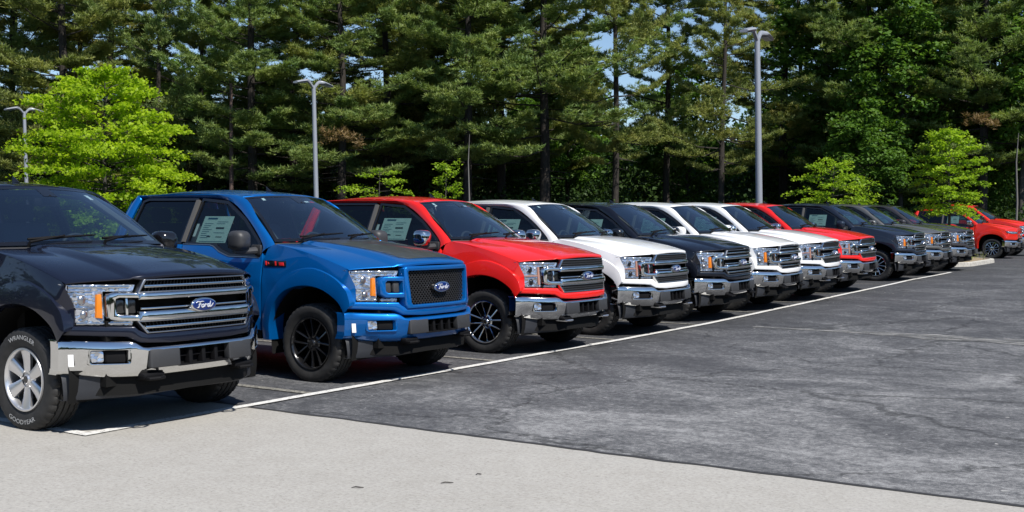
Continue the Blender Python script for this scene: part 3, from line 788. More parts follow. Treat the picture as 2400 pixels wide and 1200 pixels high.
def mainbar_mb():
    """upper and lower chrome bars joined at the ends by the clamps"""
    mb = MB()
    for sg in (-1, 1):
        o = [(sg * a, b) for a, b in ((.555, 1.082), (.690, 1.086), (.728, 1.075), (.738, 1.05), (.738, .91), (.728, .885), (.690, .872), (.555, .866))]
        i = [(sg * a, b) for a, b in ((.555, 1.042), (.672, 1.046), (.690, 1.038), (.694, 1.025), (.694, .94), (.690, .925), (.672, .915), (.555, .912))]
        mb.solid(o + [], .07, front(.030), 0, ()) if False else None
        mb.solid([o[0], o[1], o[2], o[3], o[4], o[5], o[6], o[7], i[7], i[6], i[5], i[4], i[3], i[2], i[1], i[0]], .07, front(.026), .010, CX)
    mb.solid([(-.557, 1.028), (.557, 1.028), (.557, 1.080), (-.557, 1.080)], .07, front(.030), .012, CX)
    mb.solid([(-.557, .868), (.557, .868), (.557, .940), (-.557, .940)], .07, front(.032), .014, CX)
    return mb
def clampfill_mb(sg, k):
    y0, y1 = ((.565, .615), (.635, .685))[k]
    return lambda: MB().solid([(sg * a, b) for a, b in rrect(y0, .925, y1, 1.030, .012, 3)], .03, front(-.008), .006, ())
def clampdiv_mb(sg): return lambda: MB().solid([(sg * .618, .915), (sg * .632, .915), (sg * .632, 1.04), (sg * .618, 1.04)], .04, front(.006), .003, ())
def grille_inserts(p, g, m, div):
    for sg in (-1, 1):
        for k in (0, 1): p('grille_insert', 'cf%d%d' % (sg, k), clampfill_mb(sg, k), m, g)
        if div: p('grille_divider', 'cdv%d' % sg, clampdiv_mb(sg), div, g)
def pinstripes_mb(z0, z1, ya, yb, n):
    """thin upright fins filling an opening (trapezium half widths ya at z0, yb at z1)"""
    def f():
        mb = MB()
        for k in range(n):
            q = -1 + 2 * (k + .5) / n; h = .004
            a, b = q * ya, q * yb
            mb.solid([(a - h, z0), (a + h, z0), (b + h, z1), (b - h, z1)], .02, front(-.012), 0, ())
        return mb
    return f
def honeycomb_mb(z0, z1, ya, yb, rows=3, n=30):
    def f():
        mb = MB(); dz = (z1 - z0) / rows
        for r in range(rows):
            za, zb = z0 + r * dz, z0 + (r + 1) * dz
            wa, wb = ya + (yb - ya) * r / rows, ya + (yb - ya) * (r + 1) / rows; wm = min(wa, wb)
            mb.solid([(-wa, za - .0035), (wa, za - .0035), (wa, za + .0035), (-wa, za + .0035)], .025, front(.004), 0, CX)
            for k in range(n + 1):
                q = -1 + 2 * (k + (.5 if r % 2 else 0)) / n
                if abs(q) > 1: continue
                y = q * wm; mb.solid([(y - .0035, za), (y + .0035, za), (y + .0035, zb), (y - .0035, zb)], .025, front(.003), 0, ())
        return mb
    return f
def diamond_mb():
    mb = MB(); W, z0, z1 = .482, .80, 1.135; H = z1 - z0; step = .044
    k = -W - H
    while k < W + H:
        for sg in (-1, 1):
            a0, a1 = k, k + H * 1.0      # y at z0 and z1
            t0 = max(0, (-W - a0) / (a1 - a0)); t1 = min(1, (W - a0) / (a1 - a0))
            if t1 - t0 < .02: continue
            p = [(a0 + (a1 - a0) * t0, z0 + H * t0), (a0 + (a1 - a0) * t1, z0 + H * t1)]; h = .0065
            mb.solid([(sg * (p[0][0] - h), p[0][1]), (sg * (p[0][0] + h), p[0][1]), (sg * (p[1][0] + h), p[1][1]), (sg * (p[1][0] - h), p[1][1])], .02, front(-.006 - .001 * sg), 0, [(0, -.25), (0, 0), (0, .25)])
        k += step
    return mb
def surround_mb():
    o = [(-.50, 1.186), (-.535, 1.165), (-.540, .80), (-.515, .762), (.515, .762), (.540, .80), (.535, 1.165), (.50, 1.186)]
    i = [(-.475, 1.140), (-.488, 1.128), (-.462, .82), (-.44, .798), (.44, .798), (.462, .82), (.488, 1.128), (.475, 1.140)]
    mb = MB(); mb.solid(o, .08, front(.034), .012, [(0, x) for x in (-.3, -.1, .1, .3)], hole=i)
    for sg in (-1, 1):
        oo = [(sg * a, b) for a, b in ((.528, 1.086), (.70, 1.086), (.738, 1.055), (.738, .91), (.70, .876), (.528, .874))]
        ii = [(sg * a, b) for a, b in ((.545, 1.040), (.675, 1.042), (.690, 1.025), (.690, .94), (.675, .924), (.545, .922))]
        mb.solid(oo, .07, front(.022), .010, [(0, sg * .6), (0, sg * .66)], hole=ii)
    return mb
def text_mesh(body, size, depth, shear=0.0, align='CENTER'):
    cu = bpy.data.curves.new('t', 'FONT'); cu.body = body; cu.size = size; cu.extrude = depth; cu.shear = shear; cu.align_x = align; cu.align_y = 'CENTER'; cu.resolution_u = 3
    ob = bpy.data.objects.new('t', cu); me = bpy.data.meshes.new_from_object(ob)
    v = [tuple(p.co) for p in me.vertices]; f = [tuple(p.vertices) for p in me.polygons]
    bpy.data.objects.remove(ob); bpy.data.curves.remove(cu); bpy.data.meshes.remove(me); return v, f
BZ = .966
def oval(ry, rz, x0, depth, bev, n=36):
    return MB().solid([(ry * math.cos(2 * math.pi * k / n), BZ + rz * math.sin(2 * math.pi * k / n)) for k in range(n)], depth, lambda a, b, w: (x0 + w - .10 * a * a, a, b), bev, seg=3)
def badge_mb(): return oval(.130, .056, .958, .05, .012)
def badge_field_mb(): return oval(.117, .045, .961, .01, .004)
def badge_text_mb():
    """flowing script drawn as thick pen strokes"""
    S = [[(-.098, .018), (-.080, .030), (-.055, .026), (-.030, .029), (-.012, .026)], [(-.052, .027), (-.060, .0), (-.072, -.022), (-.088, -.024)], [(-.072, .004), (-.040, .006)],
         [(-.022, .004), (-.036, -.004), (-.036, -.018), (-.024, -.022), (-.013, -.012), (-.016, .002), (-.022, .004), (-.006, .0)],
         [(-.004, -.020), (.006, .004), (.014, .0), (.024, .004)],
         [(.052, .002), (.038, .004), (.031, -.010), (.037, -.021), (.050, -.012), (.066, .030)], [(.066, .030), (.057, -.012), (.062, -.021), (.080, -.010), (.098, .010)]]
    mb = MB()
    for s in S:
        P = crom([Vector((0, y, z)) for y, z in s], 5); P = [Vector((.964 - .10 * p.y ** 2, p.y * .9, BZ + p.z * .9)) for p in P]
        n = len(P); mb.tube(P, [.0032 + .0022 * math.sin(math.pi * i / (n - 1)) for i in range(n)], 6)
    return mb

# --- bumper
BY = [-1.0, -.985, -.96, -.93, -.895, -.858, -.74, -.635, -.60, -.555, -.525, -.40, -.245, -.10]
BY = BY + [-y for y in reversed(BY)]
def btop(y): y = abs(y); return .668 + .052 * smooth(.535, .625, y) + .012 * smooth(.7, 1, y)
def bbot(y): return .432 + .035 * smooth(.72, 1.0, abs(y))
BR = [(0, -.10), (.0, -.05), (.06, -.006), (.20, .018), (.36, .030), (.80, .036), (.90, .032), (.965, .016), (1.0, -.01), (1.0, -.07)]
def bx(y, z): return xf(y, z) + (-.10 * smooth(.94, 1.0, abs(y)) if False else 0)
def bumper_pt(y, k):
    q, off = BR[k]; z = bbot(y) + (btop(y) - bbot(y)) * q; return Vector((xf(min(abs(y), .995), z) + off * (1 - .6 * smooth(.93, 1.0, abs(y))), y * 1.004, z))
def bumper_zq(y, z): return z
def bumper_mb():
    # rows follow the section; the fog pockets and the middle recess are left open
    mb = MB(); rows = []
    zs_hole = (.548, .660)
    def row_z(y):
        b_, t_ = bbot(y), btop(y); return [(b_, -.12), (b_, -.07), (b_ + .016, -.034), (b_ + .045, -.012), (.502, .004), (.548, .018), (.600, .032), (min(.655, t_ - .028), .044), (t_ - .016, .044), (t_ - .004, .030), (t_, .004), (t_, -.18)]
    for k in range(12):
        row = []
        for y in BY:
            z, off = row_z(y)[k]; e = smooth(.93, 1.0, abs(y)); row.append((xf(min(abs(y), .995), z) + off * (1 - .5 * e), y * (1 + .006 * off * 10), z))
        rows.append(row)
    def skip(i, j):
        ya, yb = sorted((abs(BY[j]), abs(BY[j + 1])))
        if 5 <= i <= 6 and ya >= .634 and yb <= .859: return True
        if 4 <= i <= 6 and yb <= .526: return True
        return False
    mb.grid(rows, skip=skip)
    # end returns towards the arch
    for sg in (-1, 1):
        j = 0 if sg < 0 else len(BY) - 1
        mb.grid([[rows[k][j] for k in range(12)], [(rows[k][j][0] - .10, rows[k][j][1] - sg * .004, rows[k][j][2]) for k in range(12)]])
    return mb
def bumper_trim_mb(sg):
    """thin bright lip round a fog pocket"""
    def f():
        mb = MB(); o = [(sg * a, b) for a, b in rrect(.628, .540, .864, .664, .018, 4)]; i = [(sg * a, b) for a, b in rrect(.642, .552, .850, .652, .012, 4)]
        mb.solid(o, .04, front(.040), .005, [(0, sg * .68), (0, sg * .74), (0, sg * .80)], hole=i); return mb
    return f
def pocket_mb(sg):
    if sg: return lambda: MB().solid([(sg * a, b) for a, b in rrect(.62, .53, .87, .672, .02, 3)], .02, front(-.045), 0, [(0, sg * .7), (0, sg * .8)])
    return lambda: MB().solid([(-.54, .49), (.54, .49), (.54, .672), (-.54, .672)], .02, front(-.050), 0, CX)
def foglamp_mb(sg):
    return lambda: MB().solid([(sg * a, b) for a, b in rrect(.770, .560, .842, .646, .012, 3)], .05, front(.012), .006, ())
def fogbezel_mb(sg):
    return lambda: MB().solid([(sg * a, b) for a, b in rrect(.645, .556, .760, .648, .014, 3)], .04, front(.006), .012, [(0, sg * .70)])
def pad_mb(sg):
    return lambda: MB().solid([(sg * a, b) for a, b in rrect(.250, .506, .518, .652, .012, 3)], .06, front(.046), .012, [(0, sg * .38)])
def slot_mb():
    mb = MB()
    for y in (-.13, 0, .13): mb.solid([(y - .018, .500), (y + .018, .500), (y + .018, .655), (y - .018, .655)], .05, front(.020), .006, ())
    mb.solid([(-.25, .500), (.25, .500), (.25, .512), (-.25, .512)], .05, front(.03), 0, CX)
    mb.solid([(-.25, .570), (.25, .570), (.25, .580), (-.25, .580)], .03, front(-.01), 0, CX); return mb
def hook_mb(sg):
    def f():
        mb = MB(); y = sg * .46; x = .895
        mb.tube([(x - .10, y - .07, .425), (x + .055, y - .065, .427), (x + .085, y, .43), (x + .055, y + .065, .427), (x - .10, y + .07, .425)], .014, 8); return mb
    return f
def hookwell_mb(sg): return lambda: MB().box((.880, sg * .46, .446), (.085, .20, .040), bevel=.015)
def dam_mb():
    mb = MB(); rows = []
    ys = [-.965 + 1.93 * q / 44 for q in range(45)]
    for z, off, oc in ((.475, -.07, -.10), (.44, -.05, -.115), (.40, -.045, -.13), (.345, -.04, -.145), (.290, -.04, -.155), (.270, -.05, -.17), (.275, -.10, -.22)):
        row = []
        for y in ys:
            k = (abs(y) / .965) ** 3.5; zz = z + .018 * (1 - abs(y)) * (1 if z < .35 else 0)
            row.append((xf(min(abs(y), .96), zz) + off * k + oc * (1 - k), y, zz))
        rows.append(row)
    mb.grid(rows); return mb

# --- wheels: style 'six' thick spokes, 'twelve' paired spokes
def tyre_mb(sg, rim_r, rad=.405, width=.275):
    def f():
        h = width / 2; yo = sg * .835
        prof = [(rim_r - .012, .80), (rim_r + .004, .86), (rim_r + .020, .90), (rim_r + (rad - rim_r) * .35, 1.0), (rim_r + (rad - rim_r) * .62, 1.02), (rad - .035, .985), (rad - .014, .90), (rad - .004, .80)]
        full = [(r, -q * h) for r, q in prof]
        groove = [(.62, 0), (.60, -.012), (.53, -.012), (.51, 0), (.24, 0), (.22, -.012), (.14, -.012), (.12, 0)]
        full += [(rad + d, -q * h) for q, d in groove] + [(rad + d, q * h) for q, d in reversed(groove)] + [(r, q * h) for r, q in reversed(prof)]
        mb = MB(); n = 144; rows = []
        for k in range(n):
            a = 2 * math.pi * k / n; row = []
            for i, (r, o) in enumerate(full):
                e = abs(o) / h
                if e > .45 and r > rad - .030 and k % 4 == (0 if o > 0 else 2): r = r - .010
                if r > rad - .02: r = r
                z = r * math.sin(a)
                if z < -rad + .012: z = -rad + .012 + (z + rad - .012) * .2      # contact patch
                row.append((r * math.cos(a), yo + o, z))
            rows.append(row)
        mb.grid(rows, closed_u=True); return mb
    return f
def rim_mb(sg, rim_r, style):
    def f():
        mb = MB(); yo = sg * .835; F = lambda q: yo + sg * q
        mb.revolve([(rim_r + .004, F(.120)), (rim_r, F(.132)), (rim_r - .010, F(.134)), (rim_r - .018, F(.125)), (rim_r - .026, F(.09)), (rim_r - .032, F(-.10))], 64)
        n = 6
        def spoke(a, w0, w1, r0, r1, y0, y1, mid, off0=0, off1=0):
            c, s_ = math.cos(a), math.sin(a); rows = []
            for r, w_, y_, of in ((r0, w0, y0, off0), ((r0 + r1) / 2, (w0 + w1) / 2 * mid, (y0 + y1) / 2 - .004, (off0 + off1) / 2), (r1, w1, y1, off1)):
                row = []
                for dw, dy in ((-1, -.030), (-1, -.006), (-.78, 0), (0, .004), (.78, 0), (1, -.006), (1, -.030)):
                    row.append((r * c - (dw * w_ + of) * s_, F(y_ + dy), r * s_ + (dw * w_ + of) * c))
                rows.append(row)
            mb.grid(rows)
        for k in range(n):
            a = 2 * math.pi * (k + .25) / n + .0
            if style == 'six': spoke(a, .036, .060, .055, rim_r - .012, .100, .118, .95)
            else:
                for d in (-1, 1): spoke(a, .0085, .0125, .055, rim_r - .012, .098, .114, 1.0, d * .026, d * .060)
        mb.revolve([(.0, F(.110)), (.03, F(.110)), (.036, F(.104)), (.040, F(.098)), (.075, F(.094)), (.088, F(.080)), (.09, F(.04))], 32)
        for k in range(6):
            a = 2 * math.pi * (k + .75) / 6; mb.tube([(.064 * math.cos(a), F(.085), .064 * math.sin(a)), (.064 * math.cos(a), F(.103), .064 * math.sin(a))], .010, 8)
        return mb
    return f
def cap_mb(sg): return lambda: MB().revolve([(0, sg * (.835 + .113)), (.026, sg * (.835 + .113)), (.030, sg * (.835 + .108))], 20)
def brake_mb(sg):
    return lambda: MB().revolve([(0, sg * .86), (.17, sg * .86), (.172, sg * .84), (.172, sg * .82)], 32).revolve([(.24, sg * .76), (.0, sg * .76)], 24).box((.12, sg * .85, .06), (.07, .06, .13))
def tyre_text_mb(sg, rim_r, rad=.405):
    """raised white outlined letters round the sidewall"""
    def f():
        mb = MB(); rm = (rim_r + rad) / 2 + .004
        for body, a0, flip in (('GOODYEAR', -math.pi / 2, True), ('WRANGLER', math.pi / 2, False)):
            v, fc = text_mesh(body, .050, 0)
            out = []
            for x, y, z in v:
                x *= 1.25
                if flip: r = rm - y; a = a0 + x / rm
                else: r = rm + y; a = a0 - x / rm
                q = (r - rim_r) / (rad - rim_r); yo = .835 + .1375 * (1.0 + .02 * math.sin(q * 3)) + .0045
                out.append((r * math.cos(a) * (1 if sg < 0 else -1), sg * yo, r * math.sin(a)))
            mb.add(out, fc)
        return mb
    return f

# --- remaining shell
def bedside_mb(sg):
    def f():
        mb = MB(); cx = WHEELX[1]
        arc = [(cx + .56 * math.cos(t), .42 + .55 * math.sin(t)) for t in [math.pi * k / 16 for k in range(17)]]
        poly = [(-3.185, .49), (-3.185, 1.385), (-4.86, 1.385), (-4.90, 1.10), (-4.90, .56)] + list(reversed(arc))
        bmq = MB(); bmq.solid(poly, .05, sidew(sg, .004), .008, CZ); return bmq
    return f
def bedbox_mb():
    mb = MB(); mb.box((-4.03, 0, .80), (1.68, 1.62, .05))
    for sg in (-1, 1): mb.box((-4.03, sg * .83, 1.08), (1.66, .10, .56))
    mb.box((-3.20, 0, 1.08), (.05, 1.7, .56)); return mb
def tailgate_mb(): return MB().box((-4.875, 0, 1.08), (.06, 1.66, .58), bevel=.015)
def rearbumper_mb(): return MB().box((-4.95, 0, .60), (.16, 1.86, .17), bevel=.03)
def taillamp_mb(sg): return lambda: MB().box((-4.885, sg * .885, 1.10), (.07, .15, .46), bevel=.02)
def chassis_mb():
    mb = MB()
    for sg in (-1, 1): mb.box((-2.1, sg * .42, .46), (5.3, .09, .17)); mb.box((-1.85, sg * .86, .445), (2.3, .20, .09))
    mb.box((-1.9, 0, .60), (2.6, 1.7, .06)); mb.box((-.35, 0, .95), (.10, 1.5, .72)); mb.box((.15, 0, .55), (.9, .7, .3)); mb.box((.68, 0, .62), (.08, 1.5, .50))
    for x in WHEELX: mb.tube([(x, -.70, .405), (x, .70, .405)], .05, 8)
    mb.box((-3.683, .05, .405), (.30, .32, .28), bevel=.08); mb.tube([(-2.6, -.5, .40), (-4.6, -.55, .42)], .09, 10)
    return mb
def liner_mb(x, sg):
    def f():
        mb = MB(); mb.revolve([(.60, sg * .955), (.60, sg * .50), (.2, sg * .48)], 24, a0=-.25, a1=math.pi + .25)
        mb.v = [(p[0] * .93 + x, p[1], p[2] + .40) for p in mb.v]; return mb
    return f
def flap_mb(x, sg): return lambda: MB().box((x, sg * .80, .58), (.03, .30, .36))
def seat_mb(y, x, w_):
    def f():
        mb = MB(); mb.box((x + .10, y, 1.0), (.52, w_, .16), bevel=.05); mb.box((x - .20, y, 1.30), (.16, w_, .62), bevel=.06, rot=Matrix.Rotation(R(-14), 3, 'Y')); return mb
    return f
def headrest_mb(y, x): return lambda: MB().box((x - .29, y, 1.70), (.09, .26, .17), bevel=.04, rot=Matrix.Rotation(R(-10), 3, 'Y'))
def dash_mb():
    mb = MB(); mb.grid([[(x, y, z) for y in (-.86, -.5, 0, .5, .86)] for x, z in ((-.56, 1.385), (-.75, 1.395), (-.95, 1.38), (-1.04, 1.33), (-1.06, 1.15), (-1.0, .95))])
    mb.box((-1.0, .40, 1.395), (.18, .34, .05), bevel=.02); mb.box((-1.3, 0, .85), (.9, .30, .30)); return mb
def steer_mb():
    mb = MB(); P = []
    for k in range(25):
        a = 2 * math.pi * k / 24; P.append(Vector((-1.20 - .07 * math.sin(a), .42 + .185 * math.cos(a), 1.33 + .17 * math.sin(a))))
    mb.tube(P, .016, 7, cap=False); mb.box((-1.18, .42, 1.32), (.05, .16, .10), bevel=.02); mb.tube([(-1.18, .42, 1.32), (-1.0, .42, 1.22)], .04, 8)
    mb.tube([P[0], (-1.18, .42, 1.33), P[12]], .012, 6); return mb
def rearview_mb(): return MB().box((-1.10, 0, 1.79), (.03, .25, .075), bevel=.015).tube([(-1.10, 0, 1.79), (-1.04, 0, 1.85)], .012, 6)
def headliner_mb():
    mb = MB(); mb.grid([[(-1.33 - 1.74 * k / 6, .60 * s, 1.88) for s in (-1, -.5, 0, .5, 1)] for k in range(7)])
    return mb
def pillarliner_mb(sg, k):
    a, b = wsb(sg * .93), wst(sg * .90)
    return lambda: MB().box((-1.975, sg * .785, 1.63), (.05, .03, .52), rot=Matrix.Rotation(sg * R(25), 3, 'X')) if k == 0 else MB().tube([a + Vector((-.05, 0, 0)), b + Vector((-.06, 0, -.03))], .03, 6)
def sticker_mb(): return MB().solid([(-1.80, 1.395), (-1.80, 1.685), (-1.335, 1.685), (-1.335, 1.395)], 0, sidew(-1, -.026), 0, [(1, 1.5), (1, 1.6)])
def sticker_print_mb(a):
    def f():
        rects = [(-1.74, 1.650, -1.585, 1.670)] if a == 0 else [(-1.56, 1.545, -1.43, 1.565), (-1.52, 1.455, -1.42, 1.463), (-1.66, 1.455, -1.60, 1.466)] if a == 1 else []
        if a == 0: rects += [(-1.765, 1.60 - .022 * k, -1.62 - .03 * (k % 3), 1.606 - .022 * k) for k in range(8)] + [(-1.76, 1.405, -1.36, 1.411), (-1.57, 1.62, -1.40, 1.626), (-1.57, 1.60, -1.44, 1.606), (-1.57, 1.50, -1.40, 1.506)]
        mb = MB()
        for x0, z0, x1, z1 in rects: mb.solid([(x0, z0), (x0, z1), (x1, z1), (x1, z0)], 0, sidew(-1, -.0245 if a else -.025), 0)
        return mb
    return f
def sidetag_mb(): return MB().solid([(-1.885, 1.46), (-1.885, 1.60), (-1.845, 1.60), (-1.845, 1.46)], 0, sidew(-1, -.0255), 0)
def bumpertag_mb(): return MB().solid([(-.962, .535), (-.935, .535), (-.935, .625), (-.962, .625)], .002, front(.040), 0)
def fin_mb():
    mb = MB(); mb.grid([[(-1.60 - a + l_ * .10 * (1 - h_), q * .028 * (1 - .8 * h_) * (1 - abs(2 * l_ - 1) ** 3), 1.975 + .058 * h_) for a, l_, q in ((0, 0, 0), (0, .3, 1), (0, .8, 1), (0, 1, 0), (0, .8, -1), (0, .3, -1))] for h_ in (0, .4, .75, 1)], closed_v=True); return mb
def emblem_mb(k):
    def f():
        rects = [(-.645, -.335)] if k == 0 else [(-.638, -.605), (-.600, -.575), (-.50, -.47), (-.44, -.36)]
        mb = MB()
        for i, (x0, x1) in enumerate(rects):
            z0, z1 = (1.165, 1.225) if k == 0 else (1.175 + .012 * (i == 1), 1.218 - .010 * (i % 2))
            mb.solid([(x0 + .01, z0), (x1, z0), (x1 - .01, z1), (x0, z1)], .006, sidew(-1, .006 if k == 0 else .009), .002)
        return mb
    return f
def wstag_mb(y0, y1, t0, t1):
    def f():
        def pt(y, t): s = y / .75; p = wsb(s).lerp(wst(s), t); return p + Vector((.5, 0, .8)) * (.030 * math.sin(t * math.pi) - .006)
        return MB().grid([[pt(y0, t0), pt(y1, t0)], [pt(y0, t1), pt(y1, t1)]])
    return f
def redtag_mb(): return MB().grid([[(-1.08, -.02, 1.74), (-1.08, .03, 1.74)], [(-1.07, .0, 1.56), (-1.07, .05, 1.57)], [(-1.06, .02, 1.45), (-1.06, .09, 1.46)]])
def bright_mb(sg): # bright sill moulding under the side glass
    return lambda: MB().solid([(-1.965, 1.372), (-1.53, 1.368), (-1.47, 1.354), (-1.36, 1.298), (-1.20, 1.252), (-.74, 1.248), (-.74, 1.256), (-1.20, 1.260), (-1.355, 1.306), (-1.465, 1.362), (-1.53, 1.376), (-1.965, 1.380)], .01, sidew(sg, .006), 0, [(0, -1.7)])

def slimlight_mb(sg, off, ins=0.0):
    P_ = [(.945 - ins, 1.105 - ins), (.90 - ins, 1.02 + ins), (.74, .985 + ins), (.53 + ins, .99 + ins), (.52 + ins, 1.075 - ins), (.70, 1.09 - ins)]
    return lambda: MB().solid([(sg * a, b) for a, b in P_], .05, front(.014 + off), .004, CX)
def mfascia_mb(): return MB().solid([(-.95, 1.15), (-.50, 1.19), (.50, 1.19), (.95, 1.15), (.905, 1.0), (.905, .85), (.972, .765), (.60, .75), (.46, .79), (.44, .83), (-.44, .83), (-.46, .79), (-.60, .75), (-.972, .765), (-.905, .85), (-.905, 1.0)], .09, front(.010), .014, CX)
def mgrille_mb(): return lambda: MB().solid([(-.47, 1.13), (-.50, 1.0), (-.43, .81), (.43, .81), (.50, 1.0), (.47, 1.13)], .05, front(.022), .008, CX, hole=[(-.43, 1.11), (-.455, 1.0), (-.40, .84), (.40, .84), (.455, 1.0), (.43, 1.11)])
def build_truck(label, u, v, P, trim, yaw=0.0, wheels=('twelve', .272, CHROME), mirror_m=None, sticker=True, extras=(), group='pickup trucks parked side by side', front_style=None):
    yaw += R(.5) * math.sin(v * 5.3) if v > 14 else 0
    t = empty('pickup_truck', (u, v, gz(v)), yaw); tag(t, label, 'pickup truck', group)
    if trim == 'midsize': t.scale = (.96, .97, .98)
    t.rotation_euler = (-math.atan((gz(v + 1) - gz(v - 1)) / 2) * -1, 0, yaw)
    p = lambda name, key, b, m, par=t, ang=35, rec=False: part(name, par, key, b, m, ang, rec)
    lariat = trim in ('mesh', 'sport')
    p('cab', 'cabframe', cabframe_mb, P, ang=50); p('roof', 'roof', roof_mb, P, ang=50); bw = p('cab_back', 'backwall', backwall_mb, P)
    p('hood', 'hood', hood_mb, P, ang=40)
    for sg in (-1, 1):
        p('front_fender', 'fender%d' % sg, fender_mb(sg), P, ang=42)
        for rear in (False, True):
            d = p('door', 'door%d%d' % (sg, rear), door_mb(sg, rear), P, ang=40)
            W_ = WR if rear else WF
            p('window_frame', 'wf%d%d' % (sg, rear), winframe_mb(sg, W_), GLOSSBLK, d)
            p('window', 'wg%d%d' % (sg, rear), winglass_mb(sg, W_), PRIVACY if rear else SIDEGL, d)
            p('handle', 'dh%d%d' % (sg, rear), handle_mb(sg, -2.80 if rear else -1.80), CHROME if trim != 'sport' else P, d)
        mr = p('side_mirror', 'mirror%d' % sg, mirror_mb(sg), mirror_m or GLOSSBLK, ang=60)
        p('mirror_arm', 'mirrorarm%d' % sg, mirror_arm_mb(sg), PLASTIC, mr); p('mirror_glass', 'mirrorg%d' % sg, mirror_glass_mb(sg), MIRRORG, mr)
        p('bed_side', 'bedside%d' % sg, bedside_mb(sg), P); p('tail_lamp', 'tail%d' % sg, taillamp_mb(sg), REDMARK)
        p('sill_moulding', 'bright%d' % sg, bright_mb(sg), SATIN)
    p('windshield', 'wind', wind_mb, GLASS, ang=80); p('windshield_border', 'frit', frit_mb, GLOSSBLK); p('cowl_panel', 'cowl', cowl_mb, PLASTIC)
    p('wiper', 'wip0', wiper_mb(-.60, .02), DARK); p('wiper', 'wip1', wiper_mb(.06, .68), DARK)
    p('rear_window', 'rearglass', lambda: MB().grid([[(-3.163, -.55, 1.80), (-3.163, .55, 1.80)], [(-3.181, -.66, 1.45), (-3.181, .66, 1.45)]]), REARGL)
    p('bed_liner', 'bedbox', bedbox_mb, CHASSIS); p('tailgate', 'tailgate', tailgate_mb, P); p('rear_bumper', 'rearbump', rearbumper_mb, CHROME)
    p('chassis', 'chassis', chassis_mb, CHASSIS); 
    for sg in (-1, 1):
        for x in WHEELX: p('wheel_liner', 'liner%d%.1f' % (sg, x), liner_mb(x, sg), CHASSIS)
        for x in (.43, -.56): p('splash_guard', 'flap%d%.1f' % (sg, x), flap_mb(x, sg), CHASSIS)
        p('pillar_lining', 'pl0%d' % sg, pillarliner_mb(sg, 0), LINER); p('pillar_lining', 'pl1%d' % sg, pillarliner_mb(sg, 1), LINER)
    # nose
    p('nose_panel', 'backplate', backplate_mb, CHASSIS)
    for sg in (-1, 1):
        if trim == 'midsize':
            h_ = p('headlight', 'mhl%d' % sg, slimlight_mb(sg, -.0), GLOSSBLK); p('reflector', 'mhr%d' % sg, slimlight_mb(sg, .004, .018), LAMP, h_); p('lens', 'mhle%d' % sg, slimlight_mb(sg, .010), LENS, h_); continue
        h_ = p('headlight', 'hl%d' % sg, headlight_mb(sg), LAMP)
        p('lens', 'lens%d' % sg, lens_mb(sg), LENS, h_); p('trim_strip', 'hld%d%d' % (sg, lariat), hl_detail_mb(sg, lariat), CHROME, h_)
        p('projector', 'hlb%d%d' % (sg, lariat), hl_bowl_mb(sg, lariat), GLOSSBLK if trim == 'mesh' else SATIN, h_)
        if trim == 'mesh': p('light_strip', 'hll%d' % sg, hl_led_mb(sg), ORANGE_STRIP, h_)
        else: p('marker_lamp', 'amb%d' % sg, amber_mb(sg), AMBER, h_)
    p('front_fascia', 'mfascia', mfascia_mb, P, ang=45) if trim == 'midsize' else p('front_fascia', 'fascia', fascia_mb, P, ang=45)
    g = None
    if trim == 'midsize':
        g = p('grille', 'mgrille', mgrille_mb(), SATIN)
        for k, z in enumerate((.90, .96, 1.02, 1.08)): p('grille_bar', 'mgb%d' % k, slimbar(z, z + .018, .40), MESHM, g)
    elif trim == 'sport':
        g = p('grille', 'surround', surround_mb, P, ang=45)
        o = p('grille_mesh', 'diamond', diamond_mb, MESHG, g); o['kind'] = 'stuff'
        grille_inserts(p, g, PLASTIC, None)
    else:
        g = p('grille', 'mainbar', mainbar_mb, CHROME, ang=45)
        p('grille_opening', 'up', opening_ring(UP, .010), CHROME if trim == 'mesh' else SATIN, g); p('grille_opening', 'lo', opening_ring(LO, .010), CHROME if trim == 'mesh' else SATIN, g)
        grille_inserts(p, g, GLOSSBLK, CHROME)
        p('grille_bar', 'midbar', slimbar(.952, .968, .54), CHROME, g)
        if trim == 'xlt':
            p('grille_bar', 'upbar', slimbar(1.118, 1.140, .508), CHROME, g); p('grille_bar', 'lobar', slimbar(.806, .828, .515), CHROME, g)
            for nm, k in (('pin0', (1.09, 1.172, .545, .505, 34)), ('pin1', (.785, .862, .515, .56, 34))):
                o = p('grille_fins', nm, pinstripes_mb(*k), MESHM, g); o['kind'] = 'stuff'
        else:
            for nm, k in (('hc0', (1.090, 1.172, .540, .502, 3, 34)), ('hc1', (.782, .858, .505, .555, 3, 34))):
                o = p('grille_mesh', nm, honeycomb_mb(*k), MESHS, g); o['kind'] = 'stuff'
    b = p('badge', 'badge', badge_mb, CHROME, ang=60); p('badge_field', 'badgef', badge_field_mb, BADGEB, b); p('lettering', 'badget', badge_text_mb, WHITEPRINT if False else CHROME_W, b)
    bm_ = p('front_bumper', 'bumper', bumper_mb, P if trim == 'sport' else CHROME, ang=50)
    for sg in (-1, 0, 1):
        if sg: p('fog_bezel', 'bumptrim%d' % sg, bumper_trim_mb(sg), P if trim == 'sport' else CHROME, bm_)
        p('bumper_recess', 'pocket%d' % sg, pocket_mb(sg), DARK, bm_)
    for sg in (-1, 1):
        p('fog_lamp', 'fog%d' % sg, foglamp_mb(sg), LAMP, bm_); p('fog_panel', 'fogb%d' % sg, fogbezel_mb(sg), DARK, bm_)
        p('bumper_pad', 'pad%d' % sg, pad_mb(sg), PLASTIC, bm_)
        p('tow_hook', 'hook%d' % sg, hook_mb(sg), DARK if trim != 'mesh' else SATIN, bm_); p('hook_well', 'hookw%d' % sg, hookwell_mb(sg), DARK, bm_)
    p('bumper_slots', 'slot', slot_mb, DARK, bm_)
